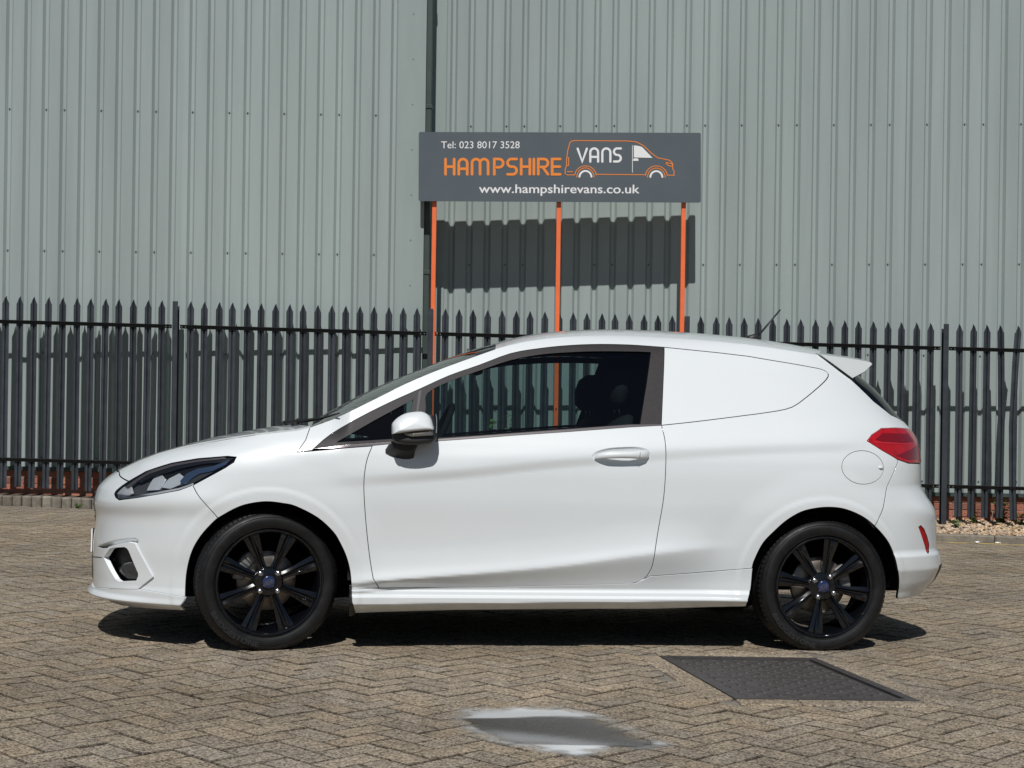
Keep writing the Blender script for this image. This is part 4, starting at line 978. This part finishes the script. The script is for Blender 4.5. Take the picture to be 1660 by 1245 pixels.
# bonnet, windscreen, roof
def top(name,edge,centre,m,na=40,nb=15,pw=2.3,pu=2.2,fold=.012,dz=0.0,crown=None,part=True,thick=True,front=None):
    E=[S(a,z) for a,z in edge]
    def along(L,t):
        d=[0]
        for p,q in zip(L,L[1:]): d.append(d[-1]+math.dist(p,q))
        s_=t*d[-1]
        for i in range(len(d)-1):
            if s_<=d[i+1]+1e-9:
                k=(s_-d[i])/((d[i+1]-d[i]) or 1); return [L[i][j]+(L[i+1][j]-L[i][j])*k for j in range(3)]
        return list(L[-1])
    C=[(u,0,z) for u,z in smooth_line(centre,4)]
    mb=MB(); vs=[]
    for i in range(na+1):
        t=i/na; e=along(E,t); c_=along(C,t)
        row=[]
        for j in range(-nb,nb+1):
            f=abs(j)/nb; g=1-(1-f)**1.35 if False else f
            u=c_[0]+(e[0]-c_[0])*g**pu; z=c_[2]+(e[2]-c_[2])*g**pw+dz; y=e[1]*g*(1 if j<0 else -1)
            row.append((u,y,z))
        vs+=row
    n=2*nb+1; fs=[(i*n+j,(i+1)*n+j,(i+1)*n+j+1,i*n+j+1) for i in range(na) for j in range(n-1)]
    if fold:     # turned-down rim
        rim=[i*n for i in range(na+1)]+[na*n+j for j in range(1,n)]+[i*n+n-1 for i in range(na-1,-1,-1)]+[j for j in range(n-2,0,-1)]
        b=len(vs)
        for k in rim:
            p=vs[k]; vs.append((p[0],p[1],p[2]-fold))
        L=len(rim); fs+=[(rim[k],rim[(k+1)%L],b+(k+1)%L,b+k) for k in range(L)]
    mb.add(vs,fs,smooth=True); return mb.build(name,m,car,sharp=35)
hoodC=[(-1.975,HZ+.004),(-1.93,.765),(-1.87,.798),(-1.76,.838),(-1.657,.870),(-1.55,.902),(-1.44,.927),(-1.33,.950),(-1.222,.970),(-1.18,.974)]
hE=hoodline[:]
hU=az([(194,763.4),(199.6,760.0),(208,755.5),(224.9,747.6),(256.5,735),(298.7,723.3),(340.8,714.9),(383,707.5),(425,701.6),(480,696),(503,690.8)])
shell(az([(195,764.6),(199.6,761.2),(208,756.7),(224.9,748.8),(256.5,736.2),(298.7,724.5),(340.8,716.1),(383,708.7),(425,702.8),(480,697.2),(503,691.5),(503,701),(425,712),(341,725),(257,747),(208,770)]),-.012)
top('bonnet',hU,hoodC,M['paint'],na=44,nb=18,pw=2.0,pu=2.4,dz=.0005)
top('cowl_panel',[hE[-2],hE[-1],wsE[1],wsE[2]],[(-1.19,.955),(-1.12,.962),(-1.04,.985)],M['black'],na=6,nb=8,dz=-.008,fold=0)
wsC=[(-1.06,.992),(-1.035,1.016),(-.93,1.078),(-.828,1.136),(-.69,1.203),(-.549,1.263),(-.43,1.315),(-.308,1.362),(-.205,1.392)]
top('windscreen',wsE,wsC,M['wsglass'],na=24,nb=12,pw=2.2,pu=2.0,dz=.0,fold=0)
rfC=[(-.200,1.393),(-.097,1.426),(.053,1.457),(.2,1.473),(.36,1.484),(.52,1.487),(.669,1.486),(.9,1.477),(1.116,1.462),(1.30,1.440),(1.46,1.415)]
top('roof',rfE,rfC,M['paint'],na=44,nb=14,pw=2.6,pu=2.0,dz=.001)
top('roof_lining',rfE,rfC,M['inner'],na=20,nb=8,pw=2.6,pu=2.0,dz=-.035,fold=0)
# header band at the top of the screen
top('screen_band',wsE[-4:],wsC[-2:],M['dark'],na=3,nb=8,pw=2.2,pu=2.0,dz=-.004,fold=0)
top('dashboard',wsE[1:8],[(-1.03,.985),(-.95,.99),(-.80,.975),(-.62,.93)],M['inner'],na=8,nb=8,dz=-.05,fold=0)
# roof spoiler
def yz(px,py,y): g=px_on_y(px,py,y); return (g[0],g[2])
mb=MB(); sec=[(1323.5,574.9),(1353,577.7),(1384.6,582.3),(1409.7,587.2),(1413,590.6),(1400,603.7),(1378.6,615.6)]
stn=[(-.585,0),(-.57,.0),(-.45,.012),(-.25,.02),(0,.024),(.25,.02),(.45,.012),(.57,0),(.585,0)]
rows=[]
for k,(y,b) in enumerate(stn):
    pr=[yz(px,py,-.56) for px,py in sec]; r=[]
    for i,(u,z) in enumerate(pr):
        kk=i in(3,4); zz=z+b*(1.6 if i<5 else 1.0)+(.004 if i in(0,) else 0); uu=u+b*1.2*(1 if i>=3 else .3)
        if k in(0,len(stn)-1): cu,cz_=sum(q[0] for q in pr)/7,sum(q[1] for q in pr)/7; uu=cu+(uu-cu)*.93; zz=cz_+(zz-cz_)*.9
        r.append((uu,y,zz))
    rows.append(r)
n=7; vs=[p for r in rows for p in r]; fs=[(i*n+j,i*n+(j+1)%n,(i+1)*n+(j+1)%n,(i+1)*n+j) for i in range(len(rows)-1) for j in range(n)]+[tuple(range(n))[::-1],tuple(range((len(rows)-1)*n,len(rows)*n))]
mb.add(vs,fs,smooth=True); mb.build('spoiler',M['paint2'],car,sharp=40)
# antenna
g=yz(1222,551,0); g2=yz(1265,502,0); mb=MB()
mb.tube([(g[0]-.045,0,g[1]-.02),(g[0]-.02,0,g[1]+.004),(g[0]+.012,0,g[1]+.014),(g[0]+.03,0,g[1]-.004)],[.010,.022,.022,.012],10)
mb.tube([(g[0]+.012,0,g[1]+.008),(g2[0],0,g2[1])],[.0062,.0040],8); mb.build('aerial',M['black'],car)
# wipers
for (a,b,c_) in(((459,686.5),(500,684),(546,675)),((478,684.5),(520,680),(548,672))):
    yv=-.25 if a[0]<470 else -.55; q=[px_on_y(p[0],p[1],yv) for p in(a,b,c_)]; mb=MB(); mb.tube([(p[0],p[1]-.12*i,p[2]+.004) for i,p in enumerate(q)],[.008,.006,.004],6); mb.tube([(q[0][0]-.01,q[0][1],q[0][2]-.02),(q[0][0]+.02,q[0][1],q[0][2]+.012)],.012,8); mb.build('wiper',M['black'],car)
# door mirror --------------------------------------------------
def skin(pxs,yc,m,name,parent,depth,bulge=.45,rows=7,tilt=0.0):      # closed lens-shaped shell from an outline at lateral plane yc
    out=[px_on_y(px,py,yc) for px,py in pxs]; ol=resample([(p[0],p[2]) for p in out],.010); cx=sum(p[0] for p in ol)/len(ol); cz_=sum(p[1] for p in ol)/len(ol); mb=MB(); vs=[];n=len(ol)
    levels=[(1.0,0.0)]+[(cos(t)**.5,sin(t)**.8) for t in [pi/2*k/rows for k in range(1,rows+1)]]
    for s_,h in levels[::-1]:
        for x,z in ol: vs.append((cx+(x-cx)*max(s_,.02)**.8,yc-depth*bulge*h*(1-.9*(z-cz_)*max(s_,.02)/.05*.55)+tilt*(x-cx),cz_+(z-cz_)*max(s_,.02)**.8))
    for s_,h in((.97,.5),(.93,1.0)):
        for x,z in ol: vs.append((cx+(x-cx)*s_,yc+depth*(1-bulge)*h+tilt*(x-cx),cz_+(z-cz_)*s_))
    R=len(vs)//n; fs=[(i*n+k,i*n+(k+1)%n,(i+1)*n+(k+1)%n,(i+1)*n+k) for i in range(R-1) for k in range(n)]+[tuple(range(n))[::-1],tuple(range((R-1)*n,R*n))]
    mb.add(vs,fs,smooth=True); return mb.build(name,m,parent,sharp=50)
mir=empty('door_mirror',parent=car)
YM=-.908
capo=smooth_line([(634.5,704),(634.6,690),(637,684),(645,676.5),(656,670.5),(667,668),(682,667),(690,669.5),(696,674),(700,681),(702,689),(703.3,697.3),(690,698.6),(670,700.3),(650,702.6),(634.5,704)],2)[:-1]
skin(capo,YM-.015,M['paint2'],'mirror_cap',mir,.125)
low=smooth_line([(634.2,703),(650,701.5),(670,699.5),(690,697.5),(704,696),(702,680),(697,671.5),(701,672.5),(706,680),(708.5,692),(708.6,706),(706.5,713),(700,718),(688,720),(674,721.5),(655,721),(640,718),(635,712)],2)
skin(low,YM-.004,M['black'],'mirror_housing',mir,.12,bulge=.36)
skin([(652,702.2),(668,700.9),(685,699.4),(702.5,697.8),(702.8,706),(690,707.2),(676,708.3),(664,708.5),(658,706.5)],YM-.050,mat('indicator_lens',(.22,.20,.18),rough=.12,metal=.5,coat=1),'indicator',mir,.03,bulge=.6,rows=3)
foot=[(635,716),(648,719),(665,721),(678,721.5),(673,730),(670.5,743),(664,745),(655,745.2),(643,742.5),(632,738.5),(625,733.5),(624.8,729),(630,721)]
f0=[px_on_y(px,py,-.862) for px,py in foot]; f1=[px_on_y(px,py,-.900) for px,py in [(640,716),(650,717),(665,719),(676,719),(674,724),(670,730),(664,731),(656,731),(648,729),(642,727),(638,725),(636,722),(637,719)]]
mb=MB(); f00=[(p[0],-.815,p[2]) for p in f0]; vs=[tuple(p) for p in f00+f0+f1]; n=len(foot); mb.add(vs,[(i*n+k,(i+1)*n+k,(i+1)*n+(k+1)%n,i*n+(k+1)%n) for i in(0,1) for k in range(n)]+[tuple(range(2*n,3*n))],smooth=True); mb.build('mirror_foot',M['black'],mir,sharp=50)
g=px_on_y(705,690,YM+.02); mb=MB(); mb.lathe([(.0,.0),(.055,.0),(.058,-.004)],24,lambda p:(g[0]+.004+p[1],g[1]+p[0]*1.2,g[2]+p[2]*.9+.0)); mb.build('mirror_glass',M['chrome'],mir)
m2=empty('door_mirror',parent=car); m2.scale=(1,-1,1)
for ch in list(mir.children):
    d=ch.copy(); COL.objects.link(d); d.parent=m2
# door handle: shallow bowl ring + grip
def gr(px,py,off): return S(*px2az(px,py,off),off)
mb=MB(); ol=resample(ho,.008); hcx=sum(p[0] for p in ol)/len(ol); hcz=sum(p[1] for p in ol)/len(ol); n=len(ol); vs=[]
for s_,off in((1.035,-.001),(.98,-.003),(.90,-.007),(.78,-.0105),(.5,-.012)):
    for a,z in ol: vs.append(S(hcx+(a-hcx)*s_,hcz+(z-hcz)*s_,off))
mb.add(vs,[(i*n+k,i*n+(k+1)%n,(i+1)*n+(k+1)%n,(i+1)*n+k) for i in range(4) for k in range(n)]+[tuple(range(4*n,5*n))],smooth=True)
hb=mb.build('handle_bowl',mat('handle_bowl_paint',(.728,.762,.775),rough=.35,coat=1),doorp)
mb=MB(); cen=[(964,742),(972,739),(985,737.5),(1005,737),(1020,737.2),(1035,737.2),(1046,736.5),(1052,737.5)]; up=[3,5.2,6.2,6.0,6.0,7.5,7.5,4]; offs=[.000,.012,.022,.026,.026,.024,.018,.002]; vs=[];K=14
for (x,y),h,of in zip(cen,up,offs):
    base=px2az(x,y)
    for k in range(K):
        t=2*pi*k/K; hh=h/365.0; th=.010 if of>.02 else .006
        vs.append(S(base[0],base[1]+hh*.95*sin(t),of+th*cos(t)))
n=K; mb.add(vs,[(i*n+k,(i+1)*n+k,(i+1)*n+(k+1)%n,i*n+(k+1)%n) for i in range(len(cen)-1) for k in range(n)]+[tuple(range(n)),tuple(range((len(cen)-1)*n,len(cen)*n))[::-1]],smooth=True); mb.build('door_handle',M['paint2'],doorp)
mb=MB(); mb.add([S(*px2az(*p),.0352) for p in((1034.7,732.5),(1035.4,732.5),(1034.6,742.5),(1033.9,742.5))],[(0,1,2,3)]); mb.build('handle_seam',M['dark'],doorp)
dcopy=[o for o in car.children if o.name.startswith('door') and o is not doorp and o.type=='MESH' and o.scale[1]<0 and o.data is doorp.data][0]
for ch in list(doorp.children):
    if ch.parent is doorp: d=ch.copy(); COL.objects.link(d); d.parent=dcopy
# number plate
g=px_on_y(147.5,876,-.26)
for u,z,nm in((g[0],g[2],'number_plate'),):
    mb=MB(); mb.bbox((u+.003,0,z),(.003,.26,.053),.001); mb.build(nm,M['white'],car); mb=MB(); mb.bbox((u+.014,0,z),(.008,.262,.058),.003); mb.build('plate_holder',M['black'],car)
# wheels --------------------------------------------------------
R_=.305
def tyre_mesh():
    mb=MB(); W=.1; 
    prof=[(.222,-.088),(.228,-.094),(.245,-.101),(.262,-.104),(.276,-.102),(.288,-.095),(.296,-.084),(.3015,-.072),(.304,-.055),(.3045,-.054),(.2985,-.052),(.2985,-.046),(.3045,-.044),(.3055,-.02),(.2995,-.018),(.2995,-.010),(.3057,-.008),(.3057,.008)]
    prof+= [(r,-y) for r,y in prof[::-1][1:]]
    mb.lathe(prof,96,smooth=True)
    for r,y,d in((.236,-.0995,.0014),(.281,-.1005,.0014)):
        mb.lathe([(r-.0015,y+.0010),(r,y-d),(r+.0015,y+.0010)],96)
    for k in range(84):                     # shoulder lugs
        for sg in(-1,1):
            a=2*pi*k/84; w_=2*pi/84*.33; vs=[]
            for (r,y) in((.300,.079),(.3058,.068),(.3072,.056),(.296,.056),(.291,.083)):
                for da in(-w_,w_): vs.append((r*cos(a+da),sg*y,r*sin(a+da)))
            mb.add(vs,[(0,1,3,2),(2,3,5,4),(8,9,1,0),(0,2,4,6,8),(1,9,7,5,3)])
    return mb
def arc_text(mb,txt,r,ang0,h,kx,y):
    vs,fs,(a,b,c,d)=text_geom(txt); k=h/d; 
    tot=(b-a)*k*kx/r
    mb.add([((r+v[1]*k)*cos(ang0+( (v[0]-(a+b)/2)*k*kx)/r*-1),y,(r+v[1]*k)*sin(ang0+((v[0]-(a+b)/2)*k*kx)/r*-1)) for v in vs],fs)
def arc_text_in(mb,txt,r,ang0,h,kx,y):     # reads upright along the bottom of the wheel? letters face the hub
    vs,fs,(a,b,c,d)=text_geom(txt); k=h/d
    mb.add([((r-v[1]*k)*cos(ang0+((v[0]-(a+b)/2)*k*kx)/r),y,(r-v[1]*k)*sin(ang0+((v[0]-(a+b)/2)*k*kx)/r)) for v in vs],fs)
letter_m=mat('raised_tyre_lettering',(.032,.032,.034),rough=.5)
def wheel(u,side,steer,rot,first):
    we=empty('wheel',parent=car); we.location=(u+.011,side*.845,.292); we.rotation_euler=(0,0,steer+(pi if side>0 else 0))
    if first is not None:
        for ch in first.children:
            d=ch.copy(); COL.objects.link(d); d.parent=we; 
        return we
    T=lambda p:(p[0],p[1]+.101,p[2])
    ty=tyre_mesh(); ty.v=[T(v) for v in ty.v]; to=ty.build('tyre',M['tyre'],we,sharp=42)
    mb=MB(); arc_text_in(mb,'BRIDGESTONE',.278,-pi/2-.62+rot*0,.021,1.35,-.0035); mb.build('tyre_lettering',letter_m,to)
    mb=MB()
    mb.lathe([(.2195,.012),(.2275,.004),(.2285,.0),(.226,-.002),(.221,.000),(.2165,.006),(.2125,.020),(.206,.045),(.200,.10),(.198,.16),(.215,.20)],96)
    # centre boss
    mb.lathe([(0,.014),(.030,.014),(.034,.018),(.058,.022),(.066,.030),(.070,.050),(.070,.075),(0,.075)],64)
    for k in range(8):
        a=rot+2*pi*(k+.5)/8; ca,sa=cos(a),sin(a)
        st=[(.045,.019,.024),(.085,.0170,.026),(.12,.0205,.022),(.155,.0260,.017),(.185,.0310,.012),(.205,.0335,.009),(.214,.035,.010)]; vs=[]
        for r,hw,y in st:
            for tx,dy in((-1,.022),(-1,.006),(-.42,.0),(-.08,-.001),(.08,-.001),(.42,.0),(1,.006),(1,.022)):
                t=tx*hw; yy=y+dy+(.010 if abs(tx)<.1 else 0); vs.append((r*ca-t*sa,yy,r*sa+t*ca))
        n=8; mb.add(vs,[(i*n+j,i*n+j+1,(i+1)*n+j+1,(i+1)*n+j) for i in range(len(st)-1) for j in range(n-1)],smooth=True)
    mb.build('rim',M['gloss'],we,sharp=30)
    for k in range(4):
        a=rot+pi/4+k*pi/2; mb=MB(); mb.lathe([(0,-.003),(.008,-.001),(.0135,.005),(.014,.018),(.014,.030)],14,lambda p:(p[0]+.054*cos(a),p[1],p[2]+.054*sin(a))); mb.build('wheel_nut',M['steel'],we)
    mb=MB(); mb.lathe([(0,.0095),(.022,.010),(.0265,.012),(.028,.016)],32); cap=mb.build('centre_cap',M['blue'],we)
    mb=MB(); n=28; th=radians(28)
    def el(rx,rz,y): return [(rx*cos(2*pi*k/n)*cos(th)-rz*sin(2*pi*k/n)*sin(th),y,rx*cos(2*pi*k/n)*sin(th)+rz*sin(2*pi*k/n)*cos(th)) for k in range(n)]
    vs=el(.0215,.0100,.0088)+el(.0200,.0086,.0088); mb.add(vs,[(k,(k+1)%n,n+(k+1)%n,n+k) for k in range(n)])
    tv,tf,(a_,b_,c_,d_)=text_geom('Ford',shear=.35); kk=.031/(b_-a_)
    mb.add([(((v[0]-(a_+b_)/2)*kk)*cos(th)-((v[1]-.33)*kk)*sin(th),.0088,((v[0]-(a_+b_)/2)*kk)*sin(th)+((v[1]-.33)*kk)*cos(th)) for v in tv],tf); mb.build('oval_badge',M['steel'],cap)
    mb=MB(); mb.lathe([(.07,.085),(.128,.085),(.130,.088),(.130,.105),(.07,.108)],64); mb.build('brake_disc',M['disc'],we)
    mb=MB(); mb.lathe([(0,.072),(.066,.072),(.072,.09),(.072,.14),(0,.14)],32); mb.build('hub',M['cast'],we)
    mb=MB(); 
    ca0=pi-.55 if u<0 else .25
    for da in(-.34,-.17,0,.17,.34): 
        a=ca0+da; mb.bbox((0,.096,0),(.026,.030,.020),.005,T=lambda p,a=a:((.124+p[0])*cos(a)-p[2]*sin(a),p[1],(.124+p[0])*sin(a)+p[2]*cos(a)))
    mb.build('brake_caliper',M['cast'],we)
    return we
w1=wheel(-1.2465,-1,radians(11.0),0.0,None); w3=wheel(-1.2465,1,radians(11.0),0,w1)
w2=wheel(1.2465,-1,0,radians(13),None); w4=wheel(1.2465,1,0,0,w2)
# wheel arch liners, floor, interior
for u in(-1.2465,1.2465):
    for sg in(-1,1):
        mb=MB(); n=28; r=.372
        lw=lambda uu,zz: min(.842,-S(uu if -1.15<uu<.95 else (A0-(A0-uu)*1.02 if uu<0 else A1+(uu-A1)*1.02),max(zz,.2))[1]-.022)
        vs=[(u+r*cos(pi*k/n*1.02-.01*pi),(sg*lw(u+r*cos(pi*k/n),.29+r*sin(pi*k/n)) if o_ else sg*.52),.29+r*sin(pi*k/n*1.02-.01*pi)) for o_ in(1,0) for k in range(n+1)]
        vs+=[(u,sg*.52,.29)]; N2=n+1
        mb.add(vs,[(k,k+1,N2+k+1,N2+k) for k in range(n)]+[(N2+k,N2+k+1,2*N2) for k in range(n)],smooth=True); mb.build('arch_liner',M['dark'],car)
mb=MB(); mb.box(-1.97,-.885,-.50,.50,.19,.55); mb.box(-1.80,-1.63,-.60,.60,.18,.40); mb.build('underbody',M['dark'],car); mb=MB(); mb.box(-.88,.88,-.78,.78,.185,.25); mb.build('underbody',M['dark'],car); mb=MB(); mb.box(.885,1.85,-.50,.50,.24,.50)
mb.build('underbody',M['dark'],car)
mb=MB(); mb.tube([(.95,.3,.22),(1.6,.3,.23),(1.9,.34,.24)],.03,8); mb.build('exhaust_pipe',M['cast'],car)
for y0 in(-.80,.74):
    mb=MB(); mb.box(-.9,.62,y0,y0+.06,.30,.90); mb.build('door_card',M['inner'],car)
mb=MB(); mb.add([(.62,-.74,.25),(.62,.74,.25),(.62,.74,.95),(.62,.56,1.41),(.62,-.56,1.41),(.62,-.74,.95)],[(0,1,2,3,4,5)]); mb.build('bulkhead',M['inner'],car)
def seat(y,px_):
    se=empty('seat',parent=car); mb=MB(); mb.bbox((-.02,y,.50),(.26,.24,.09),.05,smooth=True); mb.build('seat_cushion',M['inner'],se)
    mb=MB(); pr=[(.20,.50,.10,.25),(.25,.70,.09,.25),(.32,.88,.085,.24),(.37,.98,.075,.20),(.395,1.04,.055,.14),(.40,1.055,.03,.08)]
    vs=[]; K=16
    for x,z,hx,hy in pr:
        for k in range(K):
            t=2*pi*k/K; vs.append((x+hx*cos(t)*(1 if cos(t)>0 else .8),y+hy*(abs(sin(t))**.7)*(1 if sin(t)>0 else -1),z+.25*hx*cos(t)))
    n=K; mb.add(vs,[(i*n+k,i*n+(k+1)%n,(i+1)*n+(k+1)%n,(i+1)*n+k) for i in range(len(pr)-1) for k in range(n)]+[tuple(range((len(pr)-1)*n,len(pr)*n))],smooth=True); mb.build('backrest',M['inner'],se)
    mb=MB(); pr=[(.375,1.09,.030,.10),(.37,1.12,.055,.13),(.375,1.19,.062,.135),(.39,1.25,.055,.12),(.40,1.275,.03,.08)]; vs=[]
    for x,z,hx,hy in pr:
        for k in range(K):
            t=2*pi*k/K; vs.append((x+hx*cos(t),y+hy*(abs(sin(t))**.7)*(1 if sin(t)>0 else -1),z))
    mb.add(vs,[(i*n+k,i*n+(k+1)%n,(i+1)*n+(k+1)%n,(i+1)*n+k) for i in range(len(pr)-1) for k in range(n)]+[tuple(range(n))[::-1],tuple(range((len(pr)-1)*n,len(pr)*n))],smooth=True); mb.build('headrest',M['inner'],se)
    for d in(-.05,.05):
        mb=MB(); mb.tube([(.385,y+d,1.03),(.38,y+d,1.12)],.006,6); mb.build('headrest_stalk',M['steel'],se)
seat(-.36,0); seat(.36,0)
# steering wheel on the far (right-hand) side
mb=MB(); n=30; tilt=radians(24)
pts=[(-.42+.18*sin(2*pi*k/n)*sin(tilt)*1.0,.36+.18*cos(2*pi*k/n),.93+.18*sin(2*pi*k/n)*cos(tilt)) for k in range(n+1)]
mb.tube(pts,.016,8,caps=False); mb.bbox((-.43,.36,.93),(.02,.06,.05),.012); mb.tube([(-.42,.19,.93),(-.43,.36,.925),(-.42,.53,.93)],.014,6); mb.tube([(-.43,.36,.92),(-.75,.36,.82)],.03,8); mb.build('steering_wheel',M['inner'],car)
mb=MB(); mb.tube([(-.26,0,1.30),(-.27,0,1.345)],.008,6); mb.bbox((-.255,0,1.275),(.012,.11,.03),.008); mb.build('rear_view_mirror',M['inner'],car)
